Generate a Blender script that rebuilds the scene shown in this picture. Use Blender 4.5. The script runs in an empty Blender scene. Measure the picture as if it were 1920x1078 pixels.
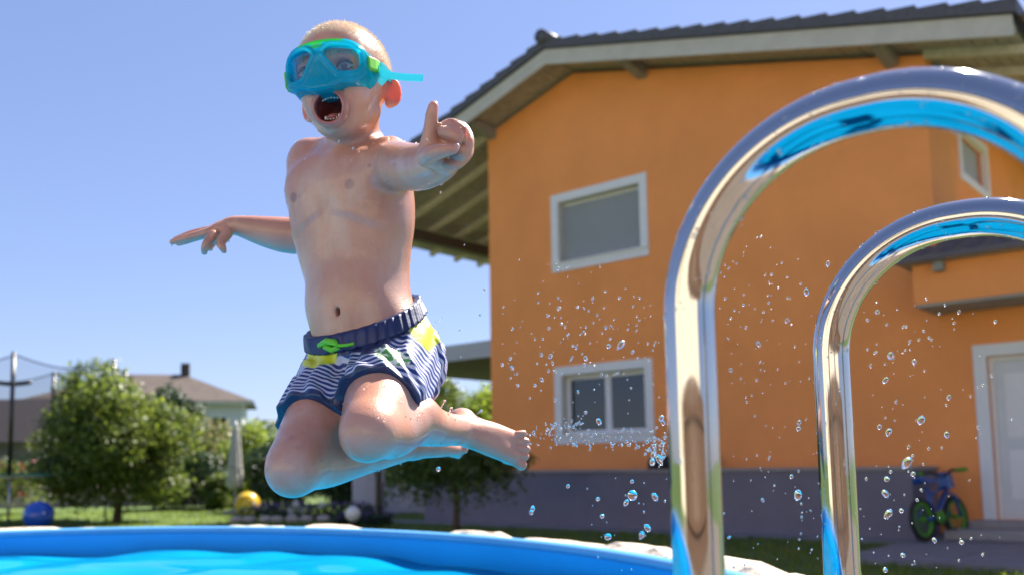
import bpy, bmesh, math, random
import numpy as np
from mathutils import Vector, Matrix, Euler

scene = bpy.context.scene
COL = scene.collection
PI = math.pi

# ------------------------------------------------------------------ camera
F_PX, CX, CY = 1720.0, 960.0, 690.0          # measured on the 1920 x 1078 photograph
PITCH, ROLL, CAM_Z = math.radians(6.0), math.radians(0.9), 1.0
cam_rot = Euler((PI / 2 + PITCH, 0, 0)).to_matrix() @ Matrix.Rotation(-ROLL, 3, 'Z')
cam_data = bpy.data.cameras.new('camera')
cam = bpy.data.objects.new('camera', cam_data)
COL.objects.link(cam)
cam.matrix_world = Matrix.Translation((0, 0, CAM_Z)) @ cam_rot.to_4x4()
cam_data.sensor_width = 36.0
cam_data.lens = 36.0 * F_PX / 1920.0
cam_data.shift_y = (CY - 539.0) / 1920.0
cam_data.clip_start = 0.02
cam_data.clip_end = 6000
cam_data.dof.use_dof = True
cam_data.dof.focus_distance = 1.32
cam_data.dof.aperture_fstop = 4.2
scene.camera = cam

# ------------------------------------------------------------------ sky and sun
SUN_AZ, SUN_EL = math.radians(40.0), math.radians(51.0)     # azimuth to the right of straight ahead
world = bpy.data.worlds.new('World')
scene.world = world
world.use_nodes = True
wn = world.node_tree.nodes
sky = wn.new('ShaderNodeTexSky')
sky.sky_type = 'NISHITA'
sky.sun_disc = False
sky.sun_elevation = SUN_EL
sky.sun_rotation = SUN_AZ
sky.altitude = 300
sky.air_density = 1.0
sky.dust_density = 0.5
sky.ozone_density = 2.0
gam = wn.new('ShaderNodeGamma'); gam.inputs[1].default_value = 0.65        # hazy summer sky: softer gradient
tin = wn.new('ShaderNodeMix'); tin.data_type = 'RGBA'; tin.blend_type = 'MULTIPLY'; tin.inputs[0].default_value = 1.0
tin.inputs[7].default_value = (0.78, 0.845, 1.14, 1)
world.node_tree.links.new(sky.outputs[0], gam.inputs[0])
world.node_tree.links.new(gam.outputs[0], tin.inputs[6])
world.node_tree.links.new(tin.outputs[2], wn['Background'].inputs[0])
wn['Background'].inputs[1].default_value = 0.090

sun_data = bpy.data.lights.new('sun', 'SUN')
sun_data.energy = 5.0
sun_data.angle = math.radians(0.55)
sun_data.color = (1.0, 0.93, 0.82)
sun = bpy.data.objects.new('sun', sun_data)
COL.objects.link(sun)
sun_dir = Vector((math.sin(SUN_AZ) * math.cos(SUN_EL), math.cos(SUN_AZ) * math.cos(SUN_EL), math.sin(SUN_EL)))
sun.rotation_euler = sun_dir.to_track_quat('Z', 'Y').to_euler()
sun.location = sun_dir * 50

scene.view_settings.view_transform = 'Standard'
scene.view_settings.look = 'None'
scene.view_settings.exposure = 1.62
scene.view_settings.gamma = 1.0
scene.render.engine = 'CYCLES'
scene.cycles.use_denoising = True
scene.cycles.max_bounces = 10
scene.cycles.transparent_max_bounces = 16
scene.cycles.sample_clamp_indirect = 12

# ------------------------------------------------------------------ helpers
CR = np.array(cam_rot)

def at(u, v, Y):
    """World point seen at photograph pixel (u, v), Y metres ahead of the camera."""
    d = CR @ np.array([(u - CX) / F_PX, -(v - CY) / F_PX, -1.0])
    return np.array([0, 0, CAM_Z]) + d * (Y / d[1])

def gnd(u, Y, z=0.0):
    p = at(u, 870, Y)
    return Vector((p[0], Y, z))

def link(o, parent=None):
    COL.objects.link(o)
    if parent is not None:
        o.parent = parent
    return o

def tag(o, label=None, cat=None, group=None, kind=None):
    if label: o['label'] = label
    if cat: o['category'] = cat
    if group: o['group'] = group
    if kind: o['kind'] = kind
    return o

def empty(name, loc=(0, 0, 0), rz=0.0):
    o = bpy.data.objects.new(name, None)
    o.location = loc
    o.rotation_euler = (0, 0, rz)
    o.empty_display_size = 0.1
    COL.objects.link(o)
    return o

class MB:
    """Collects vertices and faces of one mesh object."""
    def __init__(s):
        s.v, s.f = [], []
    def add(s, verts, faces):
        n = len(s.v)
        s.v += [tuple(p) for p in verts]
        s.f += [tuple(i + n for i in f) for f in faces]
        return s
    def box(s, x0, x1, y0, y1, z0, z1):
        return s.add([(x0, y0, z0), (x1, y0, z0), (x1, y1, z0), (x0, y1, z0),
                      (x0, y0, z1), (x1, y0, z1), (x1, y1, z1), (x0, y1, z1)],
                     [(3, 2, 1, 0), (4, 5, 6, 7), (0, 1, 5, 4), (1, 2, 6, 5), (2, 3, 7, 6), (3, 0, 4, 7)])
    def hexa(s, p):
        """eight corners: bottom ring then top ring"""
        return s.add(p, [(3, 2, 1, 0), (4, 5, 6, 7), (0, 1, 5, 4), (1, 2, 6, 5), (2, 3, 7, 6), (3, 0, 4, 7)])
    def prism(s, poly, y0, y1):
        """polygon in (x, z), counter-clockwise seen from -y, extruded from y0 to y1"""
        n = len(poly)
        v = [(x, y0, z) for x, z in poly] + [(x, y1, z) for x, z in poly]
        f = [tuple(range(n)), tuple(range(2 * n - 1, n - 1, -1))]
        f += [((i + 1) % n, i, n + i, n + (i + 1) % n) for i in range(n)]
        return s.add(v, f)
    def tube(s, pts, rad, seg=10, closed=False, cap=True):
        pts = [Vector(p) for p in pts]
        n = len(pts)
        if not hasattr(rad, '__len__'): rad = [rad] * n
        base = len(s.v)
        ref = None
        for i, p in enumerate(pts):
            a = pts[(i - 1) % n] if (closed or i > 0) else p
            b = pts[(i + 1) % n] if (closed or i < n - 1) else p
            t = (b - a)
            t = t.normalized() if t.length > 1e-9 else Vector((0, 0, 1))
            if ref is None:
                ref = Vector((0, 0, 1)) if abs(t.z) < 0.9 else Vector((1, 0, 0))
            x = (ref - t * ref.dot(t))
            x = x.normalized() if x.length > 1e-6 else t.orthogonal().normalized()
            ref = x
            y = t.cross(x)
            for k in range(seg):
                an = 2 * PI * k / seg
                s.v.append(tuple(p + (x * math.cos(an) + y * math.sin(an)) * rad[i]))
        for i in range(n if closed else n - 1):
            j = (i + 1) % n
            for k in range(seg):
                l = (k + 1) % seg
                s.f.append((base + i * seg + k, base + i * seg + l, base + j * seg + l, base + j * seg + k))
        if cap and not closed:
            s.f.append(tuple(base + k for k in range(seg - 1, -1, -1)))
            s.f.append(tuple(base + (n - 1) * seg + k for k in range(seg)))
        return s
    def sphere(s, c, r, nu=16, nv=10):
        if not hasattr(r, '__len__'): r = (r, r, r)
        base = len(s.v)
        for j in range(nv + 1):
            ph = PI * j / nv
            for i in range(nu):
                th = 2 * PI * i / nu
                s.v.append((c[0] + r[0] * math.sin(ph) * math.cos(th), c[1] + r[1] * math.sin(ph) * math.sin(th), c[2] + r[2] * math.cos(ph)))
        for j in range(nv):
            for i in range(nu):
                k = (i + 1) % nu
                s.f.append((base + j * nu + i, base + (j + 1) * nu + i, base + (j + 1) * nu + k, base + j * nu + k))
        return s
    def lathe(s, prof, c=(0, 0, 0), seg=20):
        base = len(s.v)
        for r, z in prof:
            for k in range(seg):
                an = 2 * PI * k / seg
                s.v.append((c[0] + r * math.cos(an), c[1] + r * math.sin(an), c[2] + z))
        for j in range(len(prof) - 1):
            for k in range(seg):
                l = (k + 1) % seg
                s.f.append((base + j * seg + k, base + j * seg + l, base + (j + 1) * seg + l, base + (j + 1) * seg + k))
        return s
    def build(s, name, mat, parent=None, smooth=False, bevel=0.0, fix=False):
        me = bpy.data.meshes.new(name)
        me.from_pydata(s.v, [], s.f)
        if bevel > 0 or fix:
            bm = bmesh.new(); bm.from_mesh(me)
            if fix:
                bmesh.ops.remove_doubles(bm, verts=bm.verts, dist=1e-6)
                bmesh.ops.recalc_face_normals(bm, faces=bm.faces)
            if bevel > 0:
                bmesh.ops.bevel(bm, geom=list(bm.edges), offset=bevel, segments=2, profile=0.6, affect='EDGES', clamp_overlap=True)
            bm.to_mesh(me); bm.free()
        if smooth:
            me.polygons.foreach_set('use_smooth', [True] * len(me.polygons))
        me.materials.append(mat)
        o = bpy.data.objects.new(name, me)
        return link(o, parent)

def inst(o, parent=None, loc=None, rot=None, scale=None):
    c = o.copy()
    link(c, parent)
    if loc is not None: c.location = loc
    if rot is not None: c.rotation_euler = rot
    if scale is not None: c.scale = scale
    return c

# ------------------------------------------------------------------ materials
def rgba(c): return (c[0], c[1], c[2], 1.0)

def new_mat(name):
    m = bpy.data.materials.new(name)
    m.use_nodes = True
    nt = m.node_tree
    return m, nt, nt.nodes['Principled BSDF']

def mat(name, col, rough=0.6, metal=0.0, var=0.12, scale=6.0, bump=0.0, bscale=60.0, spec=0.5, coat=0.0, trans=0.0, ior=1.45, col2=None, detail=5, bdist=0.01):
    m, nt, p = new_mat(name)
    p.inputs['Roughness'].default_value = rough
    p.inputs['Metallic'].default_value = metal
    p.inputs['Specular IOR Level'].default_value = spec
    p.inputs['Coat Weight'].default_value = coat
    p.inputs['Coat Roughness'].default_value = 0.08
    p.inputs['Transmission Weight'].default_value = trans
    p.inputs['IOR'].default_value = ior
    p.inputs['Base Color'].default_value = rgba(col)
    tc = nt.nodes.new('ShaderNodeTexCoord')
    if var > 0 or col2 is not None:
        n = nt.nodes.new('ShaderNodeTexNoise')
        n.inputs['Scale'].default_value = scale
        n.inputs['Detail'].default_value = detail
        n.inputs['Roughness'].default_value = 0.62
        nt.links.new(tc.outputs['Object'], n.inputs['Vector'])
        r = nt.nodes.new('ShaderNodeValToRGB')
        c2 = col2 if col2 is not None else tuple(min(1, c * (1 + var)) for c in col)
        c1 = col if col2 is not None else tuple(c * (1 - var) for c in col)
        r.color_ramp.elements[0].position = 0.32
        r.color_ramp.elements[1].position = 0.68
        r.color_ramp.elements[0].color = rgba(c1)
        r.color_ramp.elements[1].color = rgba(c2)
        nt.links.new(n.outputs['Fac'], r.inputs['Fac'])
        nt.links.new(r.outputs['Color'], p.inputs['Base Color'])
    if bump > 0:
        n2 = nt.nodes.new('ShaderNodeTexNoise')
        n2.inputs['Scale'].default_value = bscale
        n2.inputs['Detail'].default_value = 4
        nt.links.new(tc.outputs['Object'], n2.inputs['Vector'])
        b = nt.nodes.new('ShaderNodeBump')
        b.inputs['Strength'].default_value = bump
        b.inputs['Distance'].default_value = bdist
        nt.links.new(n2.outputs['Fac'], b.inputs['Height'])
        nt.links.new(b.outputs['Normal'], p.inputs['Normal'])
    return m

def leaf_mat(name, dark, light, trans=0.35, rough=0.45):
    """leaves: colour varies leaf by leaf through the face attribute 'rnd', some light passes through"""
    m, nt, p = new_mat(name)
    at_ = nt.nodes.new('ShaderNodeAttribute'); at_.attribute_name = 'rnd'
    r = nt.nodes.new('ShaderNodeValToRGB')
    r.color_ramp.elements[0].color = rgba(dark)
    r.color_ramp.elements[1].color = rgba(light)
    nt.links.new(at_.outputs['Fac'], r.inputs['Fac'])
    nt.links.new(r.outputs['Color'], p.inputs['Base Color'])
    p.inputs['Roughness'].default_value = rough
    tr = nt.nodes.new('ShaderNodeBsdfTranslucent')
    h = nt.nodes.new('ShaderNodeHueSaturation')
    h.inputs['Value'].default_value = 1.7
    h.inputs['Hue'].default_value = 0.485
    nt.links.new(r.outputs['Color'], h.inputs['Color'])
    nt.links.new(h.outputs['Color'], tr.inputs['Color'])
    mx = nt.nodes.new('ShaderNodeMixShader'); mx.inputs[0].default_value = trans
    nt.links.new(p.outputs[0], mx.inputs[1]); nt.links.new(tr.outputs[0], mx.inputs[2])
    nt.links.new(mx.outputs[0], nt.nodes['Material Output'].inputs['Surface'])
    return m
# ================================================================== ground
M_lawn = mat('lawn_soil', (0.045, 0.085, 0.014), 0.9, var=0, col2=(0.085, 0.135, 0.022), scale=1.3, bump=0.6, bscale=9, bdist=0.05)
M_paving = mat('paving', (0.20, 0.19, 0.20), 0.85, var=0.15, scale=3, bump=0.2, bscale=40)
lawn = MB()
N = 60
gx = np.sign(np.linspace(-1, 1, N)) * np.abs(np.linspace(-1, 1, N)) ** 3 * 2500
gy = -40 + (np.linspace(0, 1, N) ** 3) * 3000
for y in gy:
    for x in gx:
        lawn.v.append((x, y, 0.0))
for j in range(N - 1):
    for i in range(N - 1):
        lawn.f.append((j * N + i, j * N + i + 1, (j + 1) * N + i + 1, (j + 1) * N + i))
tag(lawn.build('lawn', M_lawn), kind='structure')

# ================================================================== the orange house
HOUSE_A = math.radians(-40.6)
house = empty('house', (-0.389, 16.83, 0), HOUSE_A)
tag(house, 'orange rendered two storey house with wide tiled gable roof', 'house')
M_orange = mat('orange_render', (0.90, 0.335, 0.11), 0.9, var=0.07, scale=0.8, bump=0.35, bscale=220, bdist=0.004, spec=0.2)
M_white = mat('white_paint', (0.74, 0.74, 0.76), 0.55, var=0.03, scale=5)
M_fascia = mat('beige_board', (0.50, 0.47, 0.41), 0.65, var=0.08, scale=4)
M_soffit = mat('soffit_boards', (0.42, 0.38, 0.34), 0.75, var=0.18, scale=7)
M_rafter = mat('rafter_wood', (0.55, 0.49, 0.40), 0.7, var=0.15, scale=9)
M_tile = mat('dark_roof_tile', (0.085, 0.082, 0.095), 0.6, var=0.25, scale=14, bump=0.3, bscale=60)
M_purlin = mat('grey_beam', (0.27, 0.26, 0.25), 0.7, var=0.1)
M_shutter = mat('roller_shutter', (0.36, 0.38, 0.41), 0.55, var=0.03)
M_revealb = mat('reveal', (0.55, 0.53, 0.46), 0.8, var=0.05)
M_gutter = mat('gutter_metal', (0.10, 0.09, 0.10), 0.4, metal=0.6, var=0.1)
M_greyrender = mat('grey_render', (0.20, 0.18, 0.225), 0.9, var=0.08, scale=2, bump=0.3, bscale=150, bdist=0.004, spec=0.2)
M_coping = mat('coping_slab', (0.30, 0.28, 0.28), 0.8, var=0.1)
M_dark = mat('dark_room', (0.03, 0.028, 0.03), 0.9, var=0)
M_blind = mat('curtain', (0.45, 0.43, 0.40), 0.9, var=0.15, scale=3)

M_glass, nt, p = new_mat('window_glass')
p.inputs['Base Color'].default_value = (0.9, 0.95, 0.95, 1)
tr = nt.nodes.new('ShaderNodeBsdfTransparent'); tr.inputs[0].default_value = (0.75, 0.8, 0.8, 1)
gl = nt.nodes.new('ShaderNodeBsdfGlossy'); gl.inputs['Roughness'].default_value = 0.02
fr = nt.nodes.new('ShaderNodeFresnel'); fr.inputs['IOR'].default_value = 1.9
mx = nt.nodes.new('ShaderNodeMixShader')
nt.links.new(fr.outputs[0], mx.inputs[0]); nt.links.new(tr.outputs[0], mx.inputs[1]); nt.links.new(gl.outputs[0], mx.inputs[2])
nt.links.new(mx.outputs[0], nt.nodes['Material Output'].inputs['Surface'])

PEAK_S, PEAK_Z, SL, SR = 2.03, 8.15, 0.30, 0.256
S0, S1 = -4.1, 9.05
T0, T1 = -0.80, 11.0
def ztop(s): return PEAK_Z - SL * (PEAK_S - s) if s < PEAK_S else PEAK_Z - SR * (s - PEAK_S)
def zun(s): return ztop(s) - 0.33
WR = 7.83

# gable wall with two real window openings in one column
wa, wb = 1.64, 3.33
wz = [(1.48, 2.52), (4.47, 5.56)]
g = MB()
tw = 0.35
g.prism([(0, 0), (wa, 0), (wa, zun(wa)), (0, zun(0))], 0, tw)
g.prism([(wb, 0), (WR, 0), (WR, zun(WR)), (wb, zun(wb))], 0, tw)
g.prism([(wa, 0), (wb, 0), (wb, wz[0][0]), (wa, wz[0][0])], 0, tw)
g.prism([(wa, wz[0][1]), (wb, wz[0][1]), (wb, wz[1][0]), (wa, wz[1][0])], 0, tw)
g.prism([(wa, wz[1][1]), (wb, wz[1][1]), (wb, zun(wb)), (PEAK_S, zun(PEAK_S)), (wa, zun(wa))], 0, tw)
g.build('gable_wall', M_orange, house)
# side walls and back wall
MB().prism([(0, 0), (0.35, 0), (0.35, zun(0.35)), (0, zun(0))], tw, 10.5).build('left_wall', M_orange, house)
swz, swt = (5.06, 5.74), (1.46, 2.90)
sw = MB()
sw.box(WR - .35, WR, tw, swt[0], 0, 6.3).box(WR - .35, WR, swt[1], 10.5, 0, 6.3)
sw.box(WR - .35, WR, swt[0], swt[1], 0, swz[0]).box(WR - .35, WR, swt[0], swt[1], swz[1], 6.3)
sw.build('right_wall', M_orange, house)
MB().box(.35, WR - .35, 10.15, 10.5, 0, 6.2).build('back_wall', M_orange, house)

def surround(par, name, s0, s1, z0, z1, w=0.145, y0=-0.03, y1=0.004, bottom=True):
    fr = MB()
    fr.box(s0, s1, y0, y1, z1 - w, z1)
    zb = z0 + w if bottom else z0
    if bottom: fr.box(s0, s1, y0, y1, z0, z0 + w)
    fr.box(s0, s0 + w, y0, y1, zb, z1 - w).box(s1 - w, s1, y0, y1, zb, z1 - w)
    return fr.build(name, M_white, par)

# upper window: closed roller shutter
def window(z0, z1, kind):
    root = MB()
    yy = 0.13
    b = 0.055
    root.box(wa, wb, yy, yy + .07, z0, z0 + b).box(wa, wb, yy, yy + .07, z1 - b, z1)
    root.box(wa, wa + b, yy, yy + .07, z0 + b, z1 - b).box(wb - b, wb, yy, yy + .07, z0 + b, z1 - b)
    w = root.build('window', M_white, house)
    surround(w, 'surround', wa - .145, wb + .145, z0 - .145, z1 + .145)
    rv = MB().box(wa, wa + .012, .0045, yy, z0, z1).box(wb - .012, wb, .0045, yy, z0, z1).box(wa + .012, wb - .012, .0045, yy, z1 - .012, z1)
    rv.build('reveal', M_revealb, w)
    MB().box(wa - .16, wb + .16, -.06, .0035 + .1, z0 - .012, z0 + .012).build('sill', M_white, w)
    if kind == 'shutter':
        n = 26
        for i in range(n):
            h = (z1 - z0 - 2 * b) / n
            a = z0 + b + i * h
            prof = [(yy - .012, a + .002), (yy - .022, a + .3 * h), (yy - .022, a + .75 * h), (yy - .012, a + h - .002), (yy, a + h - .002), (yy, a + .002)]
            v = [(wa + .03, y, z) for y, z in prof] + [(wb - .03, y, z) for y, z in prof]
            k = len(prof)
            f = [tuple(range(k - 1, -1, -1)), tuple(range(k, 2 * k))] + [(q, (q + 1) % k, k + (q + 1) % k, k + q) for q in range(k)]
            MB().add(v, f).build('shutter_slat', M_shutter, w)
    else:
        m = (wa + wb) / 2 + .02
        MB().box(m - .032, m + .032, yy - .002, yy + .068, z0 + b, z1 - b).build('mullion', M_white, w)
        for x0, x1 in ((wa + b, m - .032), (m + .032, wb - b)):
            fr_ = MB()
            q = .025
            fr_.box(x0, x1, yy + .01, yy + .05, z0 + b, z0 + b + q).box(x0, x1, yy + .01, yy + .05, z1 - b - q, z1 - b)
            fr_.box(x0, x0 + q, yy + .01, yy + .05, z0 + b + q, z1 - b - q).box(x1 - q, x1, yy + .01, yy + .05, z0 + b + q, z1 - b - q)
            fr_.build('sash', M_white, w)
            MB().box(x0 + q, x1 - q, yy + .028, yy + .034, z0 + b + q, z1 - b - q).build('pane', M_glass, w)
    return w
window(*wz[1], 'shutter')
window(*wz[0], 'glass')
# room behind the lower window
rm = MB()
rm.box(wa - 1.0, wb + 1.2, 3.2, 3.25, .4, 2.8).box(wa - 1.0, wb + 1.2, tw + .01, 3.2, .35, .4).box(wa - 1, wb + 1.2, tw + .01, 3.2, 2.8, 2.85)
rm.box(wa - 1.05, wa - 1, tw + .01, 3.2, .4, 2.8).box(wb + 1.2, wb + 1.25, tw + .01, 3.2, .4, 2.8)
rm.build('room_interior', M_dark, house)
cu = MB()
for i in range(14):
    x = wb - .42 + i * .03
    cu.box(x, x + .03, .42 + .02 * (i % 2), .44 + .02 * (i % 2), 1.3, 2.62)
cu.build('curtain', M_blind, house)

# side window on the right wall
w = MB()
x0, x1 = WR - .06, WR + .03
w.box(x0, x1, swt[0] - .1, swt[1] + .1, swz[0] - .1, swz[0] + .02).box(x0, x1, swt[0] - .1, swt[1] + .1, swz[1] - .02, swz[1] + .1)
w.box(x0, x1, swt[0] - .1, swt[0] + .02, swz[0] + .02, swz[1] - .02).box(x0, x1, swt[1] - .02, swt[1] + .1, swz[0] + .02, swz[1] - .02)
w = w.build('window', M_white, house)
MB().box(WR - .12, WR - .1, swt[0], swt[1], swz[0], swz[1]).build('pane', M_shutter, w)

# roof: deck, boarded soffit, rafters, barge boards, tiles
def slope_slab(sa, sb, ta, tb, up, dn):
    return MB().hexa([(sa, ta, ztop(sa) - dn), (sb, ta, ztop(sb) - dn), (sb, tb, ztop(sb) - dn), (sa, tb, ztop(sa) - dn),
                      (sa, ta, ztop(sa) - up), (sb, ta, ztop(sb) - up), (sb, tb, ztop(sb) - up), (sa, tb, ztop(sa) - up)])
roof = slope_slab(S0, PEAK_S, T0 + .05, T1, .10, .24).build('roof', M_tile, house)
slope_slab(PEAK_S, S1, T0 + .05, T1, .10, .24).build('roof_slope', M_tile, roof)
nb = 44
for i in range(nb):                                   # soffit boards run along the eaves
    sa = S0 + .02 + (PEAK_S - S0 - .02) * i / nb
    sb = S0 + .02 + (PEAK_S - S0 - .02) * (i + 1) / nb - .012
    slope_slab(sa, sb, T0 + .06, T1, .243, .262 + .004 * (i % 2)).build('soffit_board', M_soffit, roof)
nb = 50
for i in range(nb):
    sa = PEAK_S + (S1 - PEAK_S - .02) * i / nb
    sb = PEAK_S + (S1 - PEAK_S - .02) * (i + 1) / nb - .012
    slope_slab(sa, sb, T0 + .06, T1, .243, .262 + .004 * (i % 2)).build('soffit_board', M_soffit, roof)
t = T0 + .75
while t < T1:                                         # rafters under the wide left overhang and the right eave
    slope_slab(S0 + .03, -.003, t, t + .11, .266, .40).build('rafter', M_rafter, roof)
    slope_slab(WR + .003, S1 - .03, t, t + .11, .266, .38).build('rafter', M_rafter, roof)
    t += .82
# barge boards along the gable edge
for sa, sb in ((S0, PEAK_S), (PEAK_S, S1)):
    slope_slab(sa, sb, T0, T0 + .048, .17, .43).build('barge_board', M_fascia, roof)
    slope_slab(sa, sb, T0 + .05, T0 + .16, .266, .36).build('barge_rafter', M_soffit, roof)
# verge tiles, one course after another
L1 = (PEAK_S - S0); n1 = 17
for i in range(n1):
    sa = S0 - .06 + (L1 + .06) * i / n1; sb = S0 - .06 + (L1 + .06) * (i + 1) / n1
    MB().hexa([(sa, T0 - .05, ztop(sa) - .16), (sb, T0 - .05, ztop(sb) - .16), (sb, T0 + .4, ztop(sb) - .098), (sa, T0 + .4, ztop(sa) - .098),
               (sa, T0 - .05, ztop(sa) + .035), (sb, T0 - .05, ztop(sb) - .015), (sb, T0 + .4, ztop(sb) - .015), (sa, T0 + .4, ztop(sa) + .035)]).build('verge_tile', M_tile, roof, bevel=.008)
L2 = (S1 - PEAK_S); n2 = 19
for i in range(n2):
    sa = PEAK_S + (L2 + .06) * i / n2; sb = PEAK_S + (L2 + .06) * (i + 1) / n2
    MB().hexa([(sa, T0 - .05, ztop(sa) - .16), (sb, T0 - .05, ztop(sb) - .16), (sb, T0 + .4, ztop(sb) - .098), (sa, T0 + .4, ztop(sa) - .098),
               (sa, T0 - .05, ztop(sa) - .015), (sb, T0 - .05, ztop(sb) + .035), (sb, T0 + .4, ztop(sb) + .035), (sa, T0 + .4, ztop(sa) - .015)]).build('verge_tile', M_tile, roof, bevel=.008)
# remaining tile courses behind the verge
for i in range(n1):
    sa = S0 - .06 + (L1 + .06) * i / n1; sb = S0 - .06 + (L1 + .06) * (i + 1) / n1
    MB().hexa([(sa, T0 + .402, ztop(sa) - .098), (sb, T0 + .402, ztop(sb) - .098), (sb, T1, ztop(sb) - .098), (sa, T1, ztop(sa) - .098),
               (sa, T0 + .402, ztop(sa) + .03), (sb, T0 + .402, ztop(sb) - .02), (sb, T1, ztop(sb) - .02), (sa, T1, ztop(sa) + .03)]).build('tile_course', M_tile, roof)
for i in range(n2):
    sa = PEAK_S + (L2 + .06) * i / n2; sb = PEAK_S + (L2 + .06) * (i + 1) / n2
    MB().hexa([(sa, T0 + .402, ztop(sa) - .098), (sb, T0 + .402, ztop(sb) - .098), (sb, T1, ztop(sb) - .098), (sa, T1, ztop(sa) - .098),
               (sa, T0 + .402, ztop(sa) - .02), (sb, T0 + .402, ztop(sb) + .03), (sb, T1, ztop(sb) + .03), (sa, T1, ztop(sa) - .02)]).build('tile_course', M_tile, roof)
rc = MB()
rc.tube([(PEAK_S, T0 - .12 + k * .37, PEAK_Z + .03 + .015 * (k % 2)) for k in range(33)], [.13 if k % 2 else .12 for k in range(33)], 10)
rc.build('ridge_cap', M_tile, roof, smooth=True)
# purlin ends under the gable overhang
for s, w_, h_ in ((.13, .17, .22), (3.46, .17, .22), (7.42, .17, .22)):
    z = ztop(s) - .27
    MB().hexa([(s - w_ / 2, T0 + .19, z - h_ + .09), (s + w_ / 2, T0 + .19, z - h_ + .09), (s + w_ / 2, .02, z - h_), (s - w_ / 2, .02, z - h_),
               (s - w_ / 2, T0 + .19, z), (s + w_ / 2, T0 + .19, z), (s + w_ / 2, .02, z), (s - w_ / 2, .02, z)]).build('purlin', M_purlin, roof, bevel=.012)
# beam under the rafters of the left overhang, and its posts behind
zb = ztop(-3.2) - .41
MB().box(-3.3, -3.1, T0 + .5, 10.9, zb - .24, zb).build('eave_beam', mat('dark_beam', (0.10, 0.075, 0.06), 0.7), roof)
for t in (4.0, 10.4):
    MB().box(-3.29, -3.11, t, t + .18, 0, zb - .24).build('post', M_rafter, house)
# gutters
for s in (S0 - .10, S1 + .10):
    z = ztop(s) - .12
    gp = [(s + .075 * math.cos(a), z + .075 * math.sin(a)) for a in np.linspace(PI, 2 * PI, 9)]
    gp += [(s + .062 * math.cos(a), z + .062 * math.sin(a)) for a in np.linspace(2 * PI, PI, 9)]
    MB().prism(gp, T0 - .02, T1).build('gutter', M_gutter, roof, fix=True)

# ground floor extension on the right with the white door under a tiled canopy
ext_s1 = 12.5
da, db, dz0, dz1 = 8.33, 9.32, 0.24, 2.255
e = MB()
e.box(WR + .001, da, 0.001, .3, 0, 3.3).box(db, ext_s1, .001, .3, 0, 3.3).box(da, db, .001, .3, dz1, 3.3).box(da, db, .001, .3, 0, dz0)
e.build('extension_wall', M_orange, house)
dr = MB()
dr.box(da + .005, db - .005, .10, .15, dz0, dz1 - .004)
door = dr.build('door', mat('door_paint', (0.62, 0.64, 0.68), 0.5, var=0.03), house)
surround(door, 'surround', da - .15, db + .15, dz0 - .0, dz1 + .15, w=.15, bottom=False)
fr_ = MB()
fr_.box(da + .004, da + .06, .06, .10, dz0, dz1 - .06).box(db - .06, db - .004, .06, .10, dz0, dz1 - .06).box(da + .004, db - .004, .06, .10, dz1 - .06, dz1 - .004)
fr_.build('door_frame', M_white, door)
MB().box(da + .16, db - .16, .094, .0995, dz0 + .25, dz0 + .85).box(da + .16, db - .16, .094, .0995, dz0 + 1.0, dz1 - .22).build('door_panel', M_white, door, bevel=.002)
MB().tube([(db - .1, .095, 1.28), (db - .1, .045, 1.28), (db - .22, .045, 1.28)], .011, 8).build('handle', M_gutter, door, smooth=True)
MB().box(7.98, ext_s1, -1.0, -.002, .055, .16).build('doorstep', M_coping, house, bevel=.01)
MB().box(8.1, 9.6, -.4, -.003, .161, .235).build('doorstep', M_coping, house, bevel=.008)
can = MB().box(7.75, ext_s1, -.80, -.002, 2.88, 3.36).build('canopy', M_orange, house)
MB().box(7.76, ext_s1, -.79, -.003, 2.845, 2.877).build('canopy_soffit', mat('canopy_soffit', (.36, .33, .30), .8), can)
MB().box(8.02, 8.14, -.93, -.805, 3.24, 3.36).build('canopy_bracket', M_purlin, can, bevel=.01)
MB().box(7.60, ext_s1, -1.02, -.99, 3.36, 3.44).build('canopy_gutter', M_gutter, can, bevel=.01)
ccr = math.tan(math.radians(21))
for r in range(5):
    ta, tb = -.99 + r * .36, -.99 + (r + 1) * .36
    for c in range(16):
        sa = 7.60 + c * .3; sb = sa + .296
        if ta > -.3 and sa < WR + .02: continue
        za = 3.40 + (ta + .99) * ccr; zb_ = 3.40 + (tb + .99) * ccr
        vv = []; ff = []
        for k in range(5):
            x = sa + (sb - sa) * k / 4
            hgt = .035 * math.sin(PI * k / 4)
            vv += [(x, ta - .02, za + .03 + hgt), (x, tb, zb_ + .005 + hgt), (x, ta - .02, za - .02), (x, tb, zb_ - .02)]
        for k in range(4):
            a_ = 4 * k; b_ = a_ + 4
            ff += [(a_, b_, b_ + 1, a_ + 1), (a_ + 2, a_ + 3, b_ + 3, b_ + 2), (a_, a_ + 2, b_ + 2, b_)]
        ff += [(0, 1, 3, 2), (16, 18, 19, 17)]
        MB().add(vv, ff).build('roof_tile', M_tile, can)
MB().hexa([(7.62, -.98, 3.365), (ext_s1, -.98, 3.365), (ext_s1, -.003, 3.365), (7.62, -.003, 3.365),
           (7.62, -.98, 3.375), (ext_s1, -.98, 3.375), (ext_s1, -.003, 3.375 + .97 * ccr), (7.62, -.003, 3.375 + .97 * ccr)]).build('canopy_deck', M_soffit, can)

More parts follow.
